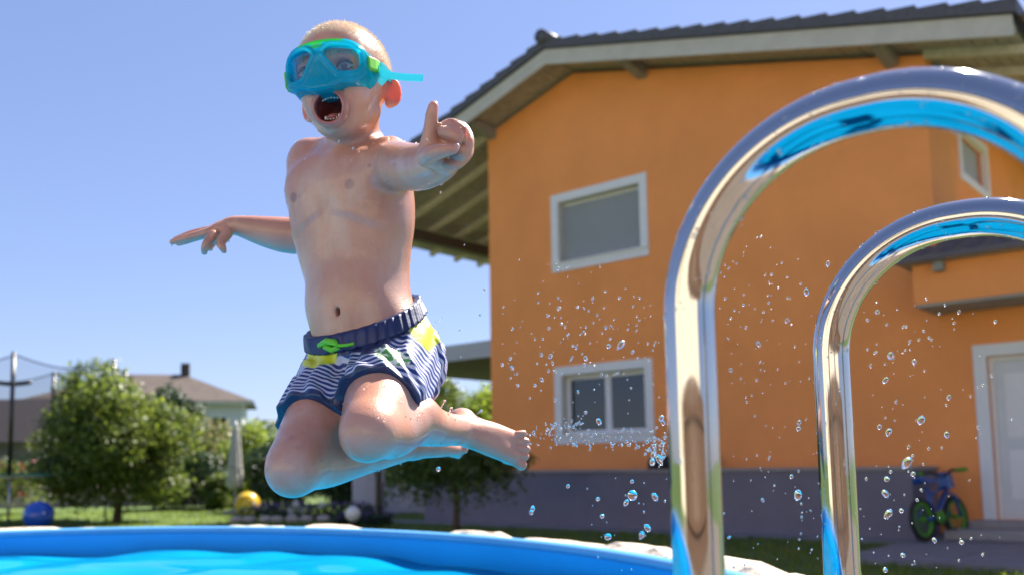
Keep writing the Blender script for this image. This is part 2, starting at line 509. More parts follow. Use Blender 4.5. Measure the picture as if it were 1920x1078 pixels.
# flat carport roof on the left of the house
cp = empty('carport', (-0.389, 16.83, 0), HOUSE_A)
tag(cp, 'flat pale grey carport roof beside the orange house', 'carport')
M_fgrey = mat('pale_grey_fascia', (0.42, 0.43, 0.46), 0.6, var=0.05)
MB().box(-3.7, -.004, 0.02, .10, 3.0, 3.31).build('fascia', M_fgrey, cp)
MB().box(-3.7, -.004, .10, 5.0, 3.03, 3.28).build('roof_slab', mat('carport_underside', (0.16, 0.14, 0.12), 0.8), cp)
for t in (.3, 4.7):
    MB().box(-3.57, -3.48, t, t + .09, 0, 3.03).build('post', M_gutter, cp)

# grey terrace block in front of the house
ter = empty('terrace_wall', (-0.389, 16.83, 0), HOUSE_A)
tag(ter, 'low grey rendered terrace block along the foot of the orange house', 'wall')
MB().box(-.75, 7.66, -1.0, -.003, 0, .86).build('wall', M_greyrender, ter)
for i in range(6):
    a_ = -.78 + i * 1.412
    MB().box(a_, a_ + 1.404, -1.03, -.003, .861, .90).build('coping_slab', M_coping, ter, bevel=.006)
# paving strip and entrance paving
pv = empty('paving', (-0.389, 16.83, 0), HOUSE_A)
tag(pv, kind='structure')
for i in range(9):
    MB().box(-1.4 + i * 1.02, -.39 + i * 1.02, -1.34, -1.003, 0, .03 + .002 * (i % 3)).build('slab', M_paving, pv, bevel=.006)
for i in range(6):
    for j in range(4):
        MB().box(7.84 + i * .82, 8.65 + i * .82, -.92 - .66 * (j + 1), -.93 - .66 * j + .0, 0, .05 + .002 * ((i + j) % 3)).build('slab', M_paving, pv, bevel=.006)
MB().box(7.67, 7.83, -3.56, -1.35, 0, .049).build('slab', M_paving, pv)
MB().box(7.67, 12.7, -.925, -.002, 0, .049).build('slab', M_paving, pv)

# black low case on the terrace block
bc = empty('barbecue', tuple(house.matrix_basis @ Vector((4.25, -.55, .90))), HOUSE_A)
tag(bc, 'black rounded lid barbecue lying low on the grey terrace block', 'barbecue')
M_black = mat('black_enamel', (0.012, 0.012, 0.014), 0.3, var=0)
prof = [(-.45, .02), (.45, .02), (.47, .08), (.43, .16), (.33, .20), (-.33, .20), (-.43, .16), (-.47, .08)]
MB().prism(prof, -.2, .2).build('lid', M_black, bc, bevel=.02)
MB().box(-.46, .46, -.21, .21, 0, .019).build('base', mat('dark_red', (.08, .01, .012), .5), bc)
MB().tube([(-.12, -.19, .12), (-.12, -.24, .12), (.12, -.24, .12), (.12, -.19, .12)], .01, 8).build('handle', M_gutter, bc, smooth=True)
# ================================================================== garden
rng = np.random.default_rng(7)
L_mid = leaf_mat('leaves_mid', (0.030, 0.065, 0.012), (0.16, 0.21, 0.040), 0.48)
L_dark = leaf_mat('leaves_dark', (0.010, 0.028, 0.010), (0.035, 0.070, 0.018), 0.22)
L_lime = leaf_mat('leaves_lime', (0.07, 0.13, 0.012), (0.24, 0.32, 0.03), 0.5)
L_cream = leaf_mat('blossom_cream', (0.30, 0.22, 0.10), (0.60, 0.50, 0.26), 0.3)
L_red = leaf_mat('blossom_red', (0.35, 0.03, 0.02), (0.55, 0.08, 0.06), 0.3)
L_purple = leaf_mat('blossom_purple', (0.05, 0.02, 0.12), (0.16, 0.07, 0.26), 0.3)
L_white = leaf_mat('blossom_white', (0.55, 0.55, 0.6), (0.8, 0.8, 0.8), 0.3)
L_grass = leaf_mat('grass_blades', (0.07, 0.12, 0.014), (0.17, 0.24, 0.025), 0.55)
M_bark = mat('bark', (0.10, 0.07, 0.045), 0.9, var=0.3, scale=20, bump=0.8, bscale=40)

def leaf_mesh(name, pts, nrm, size, material, parent=None, aspect=0.5, smooth=False):
    """pts (n,3): each becomes a folded leaf of two triangles pairs, lying roughly across nrm"""
    n = len(pts)
    a = rng.normal(size=(n, 3)); a /= np.linalg.norm(a, axis=1, keepdims=True)
    nn = nrm + rng.normal(size=(n, 3)) * 0.55
    nn /= np.linalg.norm(nn, axis=1, keepdims=True)
    t = a - nn * (a * nn).sum(1, keepdims=True); t /= np.linalg.norm(t, axis=1, keepdims=True) + 1e-9
    b = np.cross(nn, t)
    s = (size * rng.uniform(0.6, 1.3, n))[:, None]
    v = np.stack([pts - t * s, pts + b * s * aspect + nn * s * .12, pts + t * s, pts - b * s * aspect + nn * s * .12], 1).reshape(-1, 3)
    me = bpy.data.meshes.new(name)
    me.vertices.add(4 * n); me.vertices.foreach_set('co', v.astype(np.float32).ravel())
    idx = np.arange(4 * n).reshape(-1, 4)
    tri = np.concatenate([idx[:, [0, 1, 2]], idx[:, [0, 2, 3]]], 1).reshape(-1)
    me.loops.add(6 * n); me.loops.foreach_set('vertex_index', tri.astype(np.int32))
    me.polygons.add(2 * n)
    me.polygons.foreach_set('loop_start', np.arange(0, 6 * n, 3, dtype=np.int32))
    me.update(calc_edges=True)
    at_ = me.attributes.new('rnd', 'FLOAT', 'FACE')
    at_.data.foreach_set('value', np.repeat(rng.uniform(0, 1, n), 2).astype(np.float32))
    me.materials.append(material)
    return link(bpy.data.objects.new(name, me), parent)

def clump_points(blobs, n):
    """blobs: (centre, radii); leaves crowd towards each blob's shell"""
    vol = np.array([r[0] * r[1] * r[2] for _, r in blobs]) ** 0.75
    cnt = (n * vol / vol.sum()).astype(int) + 1
    P, Q = [], []
    for (c, r), k in zip(blobs, cnt):
        d = rng.normal(size=(k, 3)); d /= np.linalg.norm(d, axis=1, keepdims=True)
        rad = rng.uniform(0.25, 1.0, k) ** 0.5 * (1 + 0.12 * rng.normal(size=k))
        P.append(np.array(c) + d * rad[:, None] * np.array(r)); Q.append(d)
    return np.concatenate(P), np.concatenate(Q)

def crown_blobs(c, R, n, br=(0.32, 0.5), low=-0.8):
    out = []
    for i in range(n):
        d = rng.normal(size=3); d /= np.linalg.norm(d)
        d[2] = max(d[2], low)
        q = np.array(c) + d * np.array(R) * rng.uniform(0.35, 0.82)
        s = rng.uniform(*br)
        out.append((q, np.array(R) * s * np.array([1, 1, rng.uniform(.7, 1)])))
    return out

def tree(name, label, base, h_trunk, r_trunk, crown_c, crown_R, nblob, nleaf, size, material, cat='tree', limbs=6, br=(.3, .48), extra=None, group=None):
    root = empty(name, tuple(base))
    tag(root, label, cat, group)
    tb = MB()
    top = Vector((crown_c[0] * .5, crown_c[1] * .5, h_trunk))
    tb.tube([(0, 0, -.05), (0.02, 0, h_trunk * .35), (crown_c[0] * .3, crown_c[1] * .3, h_trunk * .7), top], [r_trunk * 1.35, r_trunk, r_trunk * .85, r_trunk * .75], 10)
    blobs = crown_blobs(crown_c, crown_R, nblob, br)
    for q, _ in blobs[:limbs]:
        q = Vector(q); m = top.lerp(q, .5) + Vector((0, 0, .05 * h_trunk))
        tb.tube([top - Vector((0, 0, .1)), m, q], [r_trunk * .55, r_trunk * .35, r_trunk * .12], 7)
    tb.build('trunk', M_bark, root, smooth=True)
    P, Q = clump_points(blobs, nleaf)
    P[:, 2] = np.maximum(P[:, 2], .05)
    leaf_mesh('crown', P, Q, size, material, root)
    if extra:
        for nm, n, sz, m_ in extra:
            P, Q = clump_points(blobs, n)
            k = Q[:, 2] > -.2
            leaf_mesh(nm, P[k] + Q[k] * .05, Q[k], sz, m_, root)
    return root

def bush(name, label, base, R, nblob, nleaf, size, material, cat='bush', extra=None, group=None, h=None):
    return tree(name, label, base, max(.2, R[2] * .5), .035, (0, 0, R[2] * .95), R, nblob, nleaf, size, material, cat, 5, (.35, .55), extra, group)

# round tree behind the pool
tree('garden_tree', 'rounded light green garden tree on the lawn behind the blue ball', gnd(222, 18.0), .9, .075, (.08, 0, 1.58), (2.0, 1.5, 1.55), 52, 28000, .055, L_mid, limbs=10, br=(.22, .36),
     extra=[('painted_sunlit_leaves', 6000, .05, L_lime)])  # lime leaves paint sunlight onto the upper sides of the crown
# small weeping tree in front of the terrace
wt = empty('weeping_tree', tuple(gnd(853, 12.0)))
tag(wt, 'small weeping tree with thin trunk standing before the grey terrace block', 'tree')
tb = MB().tube([(0, 0, -.05), (.02, 0, .5), (-.01, 0, 1.0), (0, 0, 1.45)], [.05, .04, .036, .03], 10)
P, Q = [], []
for i in range(230):
    an = rng.uniform(0, 2 * PI); rr = rng.uniform(.2, 1.05)
    p0 = np.array([0, 0, 1.35 + rng.uniform(-.05, .2)])
    p1 = np.array([math.cos(an) * rr * .6, math.sin(an) * rr * .6, 1.55 + rng.uniform(-.1, .12) - .25 * rr])
    p2 = np.array([math.cos(an) * rr, math.sin(an) * rr, rng.uniform(.45, 1.15) + .1 * (1 - rr)])
    ts = np.linspace(0.2, 1, 26)[:, None]
    c = (1 - ts) ** 2 * p0 + 2 * ts * (1 - ts) * p1 + ts ** 2 * p2
    if i % 6 == 0: tb.tube([tuple(x) for x in c[::5]], [.009, .008, .006, .005, .004, .003][:len(c[::5])], 5)
    P.append(np.repeat(c, 4, 0) + rng.normal(size=(26 * 4, 3)) * .045); Q.append(np.tile([0, 0, .4], (26 * 4, 1)) + rng.normal(size=(26 * 4, 3)) * .5)
tb.build('trunk', M_bark, wt, smooth=True)
leaf_mesh('crown', np.concatenate(P), np.concatenate(Q), .034, leaf_mat('leaves_weeping', (.03, .065, .012), (.11, .16, .03), .4), wt, aspect=.4)

# shrubs, from left to right
bush('rose_bush', 'bush dotted with red blossoms beneath the trampoline net', gnd(18, 22.5), (1.3, .9, .72), 16, 4500, .05, L_mid, extra=[('blossom', 260, .06, L_red)])
bush('shrub', 'dark leafy shrub beside the low stone wall', gnd(345, 23.5), (1.15, .9, .75), 16, 6000, .055, L_dark)
bush('shrub', 'pale cream blossoming shrub in front of the white neighbour house', gnd(400, 25.0), (1.05, .8, 1.25), 16, 4200, .055, L_mid, extra=[('blossom', 1500, .05, L_cream)])
bush('shrub', 'bright lime green shrub beside the closed parasol', gnd(460, 24.5), (.75, .6, 1.15), 14, 4200, .055, L_lime)
for (u, Y, R_, m_, lab) in [(415, 22.5, (.4, .4, .5), L_mid, 'small green shrub at the foot of the closed parasol'),
                            (512, 22.0, (.70, .7, .85), L_dark, 'dark green hedge shrub behind the yellow ball'),
                            (565, 21.0, (1.05, .8, 1.0), L_dark, 'tallest dark hedge shrub behind the flower bed'),
                            (640, 20.5, (.75, .7, .85), L_dark, 'dark hedge shrub beside the pale garden wall')]:
    bush('shrub', lab, gnd(u, Y), R_, 16, 5200, .055, m_)
tree('tree', 'bright green tree showing under the carport roof', gnd(905, 27.0), 1.2, .1, (0, 0, 2.3), (1.2, 1.2, 1.35), 16, 5200, .075, L_lime)
tree('tree', 'dark green tree standing behind the carport', gnd(822, 30.0), 1.3, .11, (0, 0, 2.6), (1.7, 1.4, 1.45), 18, 6500, .08, L_mid)
tree('tree', 'small far green tree below the distant hills', gnd(498, 60.0), 1.4, .15, (0, 0, 2.6), (3.4, 2.0, 1.6), 18, 5000, .16, L_mid)
tree('tree', 'far tree beside the white neighbour house', gnd(318, 46.0), 2.2, .16, (0, 0, 4.0), (1.6, 1.5, 1.9), 18, 4200, .13, L_dark)
tree('tree', 'dark tree between the brown roofed house and the garden tree', gnd(120, 44.0), 2, .16, (0, 0, 2.6), (3.0, 1.5, 1.7), 18, 5000, .14, L_mid)
for (u, Y, w) in [(60, 30, 2.6), (250, 31, 2.8), (700, 34, 3.5), (560, 36, 3.5)]:
    bush('hedge', {60: 'trimmed far hedge behind the trampoline', 250: 'trimmed far hedge behind the round garden tree', 700: 'trimmed far hedge behind the pale garden wall', 560: 'trimmed far hedge below the distant hills'}[u], gnd(u, Y), (w, .9, .85), 24, 6000, .09, L_dark, cat='hedge')

# flower bed in front of the hedge
fb = MB()
c0, c1 = gnd(482, 18.2), gnd(560, 17.6)
bed = empty('flower_bed', tuple(gnd(555, 17.9)))
tag(bed, 'flower bed of purple and white blossoms edged with stones', 'flower bed')
pts = np.stack([rng.uniform(-1.1, 1.5, 1800), rng.uniform(-.35, .35, 1800), rng.uniform(.03, .28, 1800)], 1)
leaf_mesh('foliage', pts, np.tile([0, 0, 1.], (1800, 1)), .045, L_dark, bed)
pts = np.stack([rng.choice([-.6, -.3, .2, .75, 1.2], 420) + rng.normal(size=420) * .14, rng.normal(size=420) * .2, rng.uniform(.18, .34, 420)], 1)
leaf_mesh('purple_blossom', pts, np.tile([0, 0, 1.], (420, 1)), .04, L_purple, bed)
for i, (x, y, z) in enumerate([(-.02, -.3, .22), (.08, -.28, .33), (.2, -.3, .20), (.0, -.35, .12), (.55, -.25, .30)]):
    k = 40; d = rng.normal(size=(k, 3)); d /= np.linalg.norm(d, axis=1, keepdims=True)
    leaf_mesh('white_blossom', d * .055 + np.array([x, y, z]), d, .03, L_white, bed)
M_stone = mat('field_stone', (0.40, 0.36, 0.33), 0.85, var=0.2, scale=8, bump=0.5, bscale=20)
for i in range(7):
    MB().sphere((-1.0 + i * .27 + rng.uniform(-.03, .03), -.52 + rng.uniform(-.03, .03), .05), (.14, .09, .075), 10, 6).build('edging_stone', M_stone, bed, smooth=True)
pl = empty('purple_plant', tuple(gnd(690, 15.6)))
tag(pl, 'low purple flowering plant beside the globe lamp', 'plant')
pts = np.stack([rng.uniform(-.55, .4, 900), rng.uniform(-.2, .2, 900), rng.uniform(.02, .2, 900)], 1)
leaf_mesh('foliage', pts, np.tile([0, 0, 1.], (900, 1)), .04, L_dark, pl)
pts = np.stack([rng.choice([-.4, .0, .32], 160) + rng.normal(size=160) * .07, rng.normal(size=160) * .1, rng.uniform(.12, .24, 160)], 1)
leaf_mesh('blossom', pts, np.tile([0, 0, 1.], (160, 1)), .035, L_purple, pl)
# tuft of yellow spear leaves
tf = MB()
g0 = gnd(730, 9.0)
for i in range(7):
    an = -.5 + i * .17
    x = (i - 3) * .025
    tf.add([(x - .008, 0, 0), (x + .008, 0, 0), (x + .008 + .5 * math.sin(an) * .3, .01, .17), (x + math.sin(an) * .24, .0, .30)], [(0, 1, 2, 3)])
o = tf.build('grass_tuft', leaf_mat('yellow_leaf', (.30, .30, .03), (.4, .38, .05), .4)); o.location = g0
tag(o, 'tuft of yellow spear shaped leaves on the shaded lawn', 'plant')

# globe garden lamp, letter post, pale wall
gl_ = empty('globe_lamp', tuple(gnd(662, 15.0)))
tag(gl_, 'white globe garden lamp low in the purple plants', 'lamp')
MB().tube([(0, 0, 0), (0, 0, .14)], .03, 10).build('stem', M_gutter, gl_, smooth=True)
MB().sphere((0, 0, .25), .125, 20, 14).build('globe', mat('opal_globe', (.78, .78, .74), .35, var=0), gl_, smooth=True)
pw = empty('garden_wall', tuple(gnd(728, 20.0)))
tag(pw, 'pale rendered garden wall with raised end pillar', 'wall')
M_pale = mat('pale_render', (.46, .46, .56), .8, var=.06)
MB().box(-.10, .85, -.1, .1, 0, .62).build('wall', M_pale, pw, bevel=.01)
MB().box(-.75, -.105, -.2, .2, 0, .95).build('pillar', M_pale, pw, bevel=.03)
MB().box(-.12, .87, -.13, .13, .621, .66).build('coping', M_coping, pw, bevel=.006)
# balls
def ball(name, label, u, Y, r, m_, cat='ball'):
    g = gnd(u, Y)
    root = empty(name, tuple(g)); tag(root, label, cat)
    b = MB().sphere((0, 0, r), r, 32, 20).build('shell', m_, root, smooth=True)
    rb = MB()
    for k in range(5):
        zz = r * (.62 - .31 * k); q = math.sqrt(r * r - zz * zz)
        rb.tube([(q * math.cos(a), q * math.sin(a), r + zz) for a in np.linspace(0, 2 * PI, 33)[:-1]], .006, 6, closed=True)
    rb.build('rib', m_, root, smooth=True)
    MB().tube([(r * .7, -r * .69, r * 1.18), (r * .72, -r * .71, r * 1.19)], .02, 8).build('valve', M_white, root)
    return root
ball('ball', 'glossy blue exercise ball on the lawn near the trampoline', 76, 16.2, .252, mat('blue_vinyl', (.006, .075, .52), .2, var=.05, coat=.6))
ball('ball', 'yellow exercise ball beside the flower bed', 465, 19.5, .262, mat('yellow_vinyl', (.62, .40, .02), .3, var=.05, coat=.3))

# closed parasol
ps = empty('parasol', tuple(gnd(441, 21.0)))
tag(ps, 'closed white parasol standing between green shrubs', 'parasol')
MB().tube([(0, 0, 0), (0, 0, 2.1)], .022, 10).build('pole', M_white, ps, smooth=True)
cv = MB()
prof = [(.015, 2.05), (.05, 1.98), (.085, 1.7), (.11, 1.3), (.14, .9), (.16, .62), (.12, .58)]
seg = 24
for r, z in prof:
    for k in range(seg):
        a = 2 * PI * k / seg; q = r * (1 + .28 * math.cos(6 * a))
        cv.v.append((q * math.cos(a), q * math.sin(a), z))
for j in range(len(prof) - 1):
    for k in range(seg):
        cv.f.append((j * seg + k, (j + 1) * seg + k, (j + 1) * seg + (k + 1) % seg, j * seg + (k + 1) % seg))
cv.build('canopy', mat('parasol_cloth', (.55, .53, .50), .9, var=.1), ps, smooth=True)
MB().tube([(.155 * math.cos(a), .155 * math.sin(a), 1.05) for a in np.linspace(0, 2 * PI, 17)[:-1]], .012, 6, closed=True).build('strap', M_purlin, ps)
MB().lathe([(.0, .10), (.06, .10), (.25, .06), (.27, 0)], seg=20).build('base', M_coping, ps)

# trampoline with safety net
tp_c = gnd(60, 18.6); TR = 1.75
tp = empty('trampoline', tuple(tp_c)); tag(tp, 'round trampoline with black safety net on padded poles', 'trampoline')
M_steel = mat('galvanised', (.45, .46, .47), .4, metal=.8, var=.1)
M_teal = mat('teal_pad', (.01, .12, .11), .5, var=.05)
ring = lambda r, z, n=40: [(r * math.cos(a), r * math.sin(a), z) for a in np.linspace(0, 2 * PI, n + 1)[:-1]]
MB().tube(ring(TR, .92), .03, 8, closed=True).build('frame_ring', M_steel, tp, smooth=True)
MB().lathe([(TR + .06, .93), (TR + .06, .985), (TR - .26, .985), (TR - .26, .93)], seg=40).build('edge_pad', M_teal, tp)
MB().lathe([(TR - .262, .95), (.001, .94)], seg=40).build('jumping_mat', M_black, tp)
for k in range(6):
    a = -PI / 2 + .28 + k * PI / 3
    x, y = TR * math.cos(a), TR * math.sin(a)
    MB().tube([(x, y, 0), (x, y, .93)], .022, 8).build('leg', M_steel, tp, smooth=True)
    x, y = (TR + .06) * math.cos(a), (TR + .06) * math.sin(a)
    MB().tube([(x, y, .95), (x * 1.02, y * 1.02, 3.22)], .038, 10).build('pole', M_black, tp, smooth=True)
    q = [((TR + .07) * math.cos(a + d), (TR + .07) * math.sin(a + d), 2.62 + .25 * (d / .17) ** 2 * .18) for d in np.linspace(-.17, .17, 7)]
    if k == 0: MB().tube(q, .035, 8).build('pole_bow', M_black, tp, smooth=True)
M_net, nt, p = new_mat('net_mesh')
tr = nt.nodes.new('ShaderNodeBsdfTransparent')
df = nt.nodes.new('ShaderNodeBsdfDiffuse'); df.inputs[0].default_value = (.02, .02, .025, 1)
mx = nt.nodes.new('ShaderNodeMixShader'); mx.inputs[0].default_value = .20
nt.links.new(tr.outputs[0], mx.inputs[1]); nt.links.new(df.outputs[0], mx.inputs[2]); nt.links.new(mx.outputs[0], nt.nodes['Material Output'].inputs['Surface'])
net = MB(); n = 72; rows = 6
for j in range(rows + 1):
    for k in range(n):
        a = -PI / 2 + .28 + 2 * PI * k / n
        sag = (.22 * math.sin(PI * ((k % 12) / 12)) if j == rows else 0)
        z = 1.0 + (3.18 - 1.0) * j / rows - sag * (j / rows)
        net.v.append(((TR - .02) * math.cos(a), (TR - .02) * math.sin(a), z))
for j in range(rows):
    for k in range(n):
        net.f.append((j * n + k, j * n + (k + 1) % n, (j + 1) * n + (k + 1) % n, (j + 1) * n + k))
net.build('safety_net', M_net, tp, smooth=True)
MB().tube([net.v[rows * n + k] for k in range(n)], .012, 6, closed=True).build('net_cord', M_black, tp)

# low stone wall of single stones behind the tree
sw_ = empty('stone_wall', tuple(gnd(250, 26.5))); tag(sw_, 'low beige stone wall along the far edge of the lawn', 'wall')
M_sand = mat('sandstone', (.42, .33, .25), .85, var=.2, scale=3, bump=.4, bscale=15)
for r in range(3):
    x = -4.2
    while x < 2.4:
        w_ = rng.uniform(.3, .55)
        MB().box(x, x + w_ - .015, -.16 - rng.uniform(0, .02), .16, .2 * r, .2 * r + .19).build('stone', M_sand, sw_, bevel=.015)
        x += w_

# neighbour houses
nh = empty('neighbour_house', tuple(gnd(330, 62)), math.radians(14)); tag(nh, 'white neighbour house with low brown hipped roof and chimney', 'house')
M_nw = mat('white_render', (.60, .60, .62), .9, var=.04)
M_nr = mat('brown_tile', (.075, .055, .047), .8, var=.25, scale=2, bump=.5, bscale=6, bdist=.05)
MB().box(-8, 4.4, -4, 4, 0, 5.4).build('wall', M_nw, nh)
MB().add([(-8.7, -4.7, 5.35), (5.1, -4.7, 5.35), (5.1, 4.7, 5.35), (-8.7, 4.7, 5.35), (-3.5, 0, 7.45), (.4, 0, 7.45)], [(3, 2, 1, 0), (0, 1, 5, 4), (2, 3, 4, 5), (1, 2, 5), (3, 0, 4)]).build('roof', M_nr, nh)
MB().box(-8.65, 5.05, -4.65, -4.56, 5.1, 5.349).build('fascia', M_fascia, nh)
MB().box(.2, .75, -.3, .3, 7.0, 8.2).build('chimney', M_nr, nh)
for x in (-6, -3, 0, 2.4):
    wn_ = MB().box(x, x + 1.1, -4.03, -3.99, 3.0, 4.4).build('window', M_white, nh)
    MB().box(x + .08, x + 1.02, -4.04, -4.031, 3.08, 4.32).build('pane', M_dark, wn_)
dh = empty('neighbour_house', tuple(gnd(-10, 42)), math.radians(-8)); tag(dh, 'low house with wide dark brown roof behind the trampoline', 'house')
MB().box(-7, 3.4, -3, 3, 0, 2.3).build('wall', mat('tan_render', (.22, .2, .2), .9), dh)
MB().add([(-7.8, -3.8, 2.25), (4.4, -3.8, 2.25), (4.4, 3.8, 2.25), (-7.8, 3.8, 2.25), (-7.6, 0, 4.35), (3.6, 0, 4.35)], [(3, 2, 1, 0), (0, 1, 5, 4), (2, 3, 4, 5), (1, 2, 5), (3, 0, 4)]).build('roof', mat('dark_brown_tile', (.028, .023, .028), .8, var=.2), dh)
for x in (-5, -2, 1):
    wn_ = MB().box(x, x + 1.1, -3.03, -2.99, .9, 2.0).build('window', M_white, dh)
    MB().box(x + .08, x + 1.02, -3.04, -3.031, .98, 1.92).build('pane', M_dark, wn_)

# unseen cream house, added to bounce warm sunlight and show in the rails
ch = empty('light_bounce_house', (-6.0, -12.0, 0), math.radians(-28)); tag(ch, 'unseen wide cream house with brown roof added to bounce sunlight', 'house')
M_cream = mat('cream_render', (.76, .66, .50), .9, var=.05)
MB().box(-17, 17, -8, 0, 0, 7.2).build('wall', M_cream, ch)
MB().add([(-17.8, -8.8, 7.1), (17.8, -8.8, 7.1), (17.8, .8, 7.1), (-17.8, .8, 7.1), (-13, -4, 9.4), (13, -4, 9.4)], [(3, 2, 1, 0), (0, 1, 5, 4), (2, 3, 4, 5), (1, 2, 5), (3, 0, 4)]).build('roof', M_nr, ch)
for z in (1.0, 4.0):
    for x in (-11, -7, -3, 1, 5, 9):
        wn_ = MB().box(x, x + 1.3, .0, .05, z, z + 1.4).build('window', M_white, ch)
        MB().box(x + .1, x + 1.2, .051, .06, z + .1, z + 1.3).build('pane', M_dark, wn_)

# unseen board fence, added for dark brown bands in the rail reflections
fn_ = empty('reflection_fence', (-1.0, -6.5, 0), math.radians(-12)); tag(fn_, 'unseen brown board fence added for the rail reflections', 'fence')
M_board = mat('brown_board', (.13, .075, .045), .8, var=.3, scale=5)
for i in range(80):
    MB().box(-8 + i * .2, -7.815 + i * .2, 0, .025, .05, 1.72 + .02 * ((i * 7) % 3)).build('board', M_board, fn_)
for z in (.4, 1.4): MB().box(-8, 8, .026, .07, z, z + .09).build('rail', M_board, fn_)

# parked car half hidden behind the hedge
car = empty('car', tuple(gnd(560, 25.5)), math.radians(4)); tag(car, 'silver white car parked behind the dark hedge', 'car')
M_car = mat('white_car_paint', (.6, .6, .62), .3, var=0, coat=.8)
low = [(-2.05, .32), (2.0, .32), (2.1, .55), (2.02, .82), (1.1, .95), (-1.3, .98), (-2.0, .92), (-2.12, .6)]
MB().prism(low, -.82, .82).build('body', M_car, car, bevel=.05)
cab = [(-1.55, .97), (1.05, .95), (.35, 1.43), (-.95, 1.45)]
MB().prism(cab, -.7, .7).build('cabin', M_car, car, bevel=.05)
for x0, x1 in ((-1.2, -.35), (-.25, .62)):
    MB().hexa([(x0 - .05, -.712, 1.0), (x1 + .1, -.712, 1.0), (x1 + .1, -.69, 1.0), (x0 - .05, -.69, 1.0), (x0 + .15, -.712, 1.36), (x1 - .2, -.712, 1.36), (x1 - .2, -.69, 1.36), (x0 + .15, -.69, 1.36)]).build('window', M_black, car)
for x in (-1.35, 1.3):
    wl = MB().tube([(x, -.85, .31), (x, -.63, .31)], .31, 24).build('wheel', M_black, car)
    MB().tube([(x, -.86, .31), (x, -.84, .31)], .2, 16).build('rim', M_steel, wl)
MB().sphere((-2.02, -.6, .72), (.08, .16, .09), 10, 8).build('headlight', M_white, car, smooth=True)
MB().sphere((2.03, -.6, .72), (.06, .14, .09), 10, 8).build('taillight', mat('red_lens', (.4, .01, .01), .2), car, smooth=True)

# child's bicycle beside the terrace block (built along +x, standing on z = 0)
def bicycle(loc, rz, lean):
    b = empty('child_bicycle', tuple(loc), rz); b.rotation_euler = (lean, 0, rz)
    tag(b, 'small blue child bicycle with lime green rims by the white door', 'bicycle')
    M_bl = mat('blue_frame', (.008, .06, .26), .3, var=0, coat=.5); M_gr = mat('lime_tyre', (.07, .28, .015), .5, var=0)
    M_bk = mat('black_rubber', (.015, .015, .017), .6, var=0)
    wr = .19
    for x in (-.28, .28):
        circ = lambda r: [(x + r * math.cos(a), 0, wr + r * math.sin(a)) for a in np.linspace(0, 2 * PI, 33)[:-1]]
        w_ = MB().tube(circ(wr - .02), .022, 10, closed=True).build('wheel', M_bk, b, smooth=True)
        rm_ = MB().tube(circ(wr - .05), .017, 8, closed=True)
        for k in range(10):
            a = k * PI / 5
            rm_.tube([(x, .01 * (-1) ** k, wr), (x + (wr - .05) * math.cos(a), 0, wr + (wr - .05) * math.sin(a))], .0025, 5)
        rm_.tube([(x, -.04, wr), (x, .04, wr)], .018, 10)
        rm_.build('rim', M_gr, w_, smooth=True)
    fr_ = MB()
    fr_.tube([(-.28, .05, wr), (-.10, .0, .40), (.16, 0, .46)], [.012, .016, .018], 8)
    fr_.tube([(-.28, -.05, wr), (-.08, 0, .19), (.17, 0, .41)], [.012, .028, .028], 8)
    fr_.tube([(-.08, 0, .17), (-.13, 0, .48)], .017, 8)
    fr_.build('frame', M_bl, b, smooth=True)
    MB().tube([(.28, .045, wr), (.25, .04, .38), (.2, 0, .42), (.17, 0, .56)], .014, 8).tube([(.28, -.045, wr), (.25, -.04, .38), (.2, 0, .42)], .014, 8).build('fork', M_bl, b, smooth=True)
    hb = MB().tube([(.12, -.24, .60), (.15, -.1, .61), (.17, 0, .56), (.15, .1, .61), (.12, .24, .60)], .012, 8).build('handlebar', M_bk, b, smooth=True)
    for s in (-1, 1): MB().tube([(.125, s * .16, .603), (.115, s * .26, .60)], .018, 8).build('grip', M_gr, hb, smooth=True)
    MB().prism([(-.26, .50), (-.10, .50), (.0, .52), (.0, .545), (-.12, .55), (-.25, .57), (-.28, .54)], -.05, .05).build('saddle', M_bl, b, bevel=.015)
    MB().prism([(.16, .44), (.24, .46), (.22, .60), (.17, .60)], -.06, .06).build('number_plate', M_bl, b, bevel=.01)
    cr = MB().tube([(-.08, -.05, .18), (-.08, .05, .18)], .05, 14).tube([(-.08, -.06, .18), (-.02, -.07, .09)], .01, 6).tube([(-.08, .06, .18), (-.14, .07, .27)], .01, 6)
    cr.build('crank', M_bk, b, smooth=True)
    MB().box(-.05, .01, -.14, -.07, .08, .10).box(-.17, -.11, .07, .14, .26, .28).build('pedal', M_bk, b)
    MB().prism([(-.14, .17), (-.14, .25), (.06 - .12, .26), (.0, .2), (-.06, .13)], -.065, -.055).build('chain_guard', M_gr, b)
    return b
bk_ = bicycle(house.matrix_basis @ Vector((7.98, -1.05, .056)), math.radians(36), math.radians(-6)); bk_.scale = (1.3, 1.3, 1.3)

# distant hills
hl = MB(); n = 90
for j in range(8):
    for i in range(n):
        x = -1400 + 2800 * i / (n - 1); y = 850 + 130 * j
        hgt = 62 + 12 * math.sin(x * .0045 + 1.1) + 7 * math.sin(x * .013) + 3 * math.sin(x * .041)
        hl.v.append((x, y, -3 + hgt * math.sin(PI * min(1, j / 4) / 2) * (1 if j < 5 else 1 - .1 * (j - 4))))
for j in range(7):
    for i in range(n - 1):
        hl.f.append((j * n + i, j * n + i + 1, (j + 1) * n + i + 1, (j + 1) * n + i))
tag(hl.build('hills', mat('wooded_hill', (.06, .10, .06), .95, var=0, col2=(.13, .18, .10), scale=.02, bump=.5, bscale=.05, bdist=5), smooth=True), kind='structure')

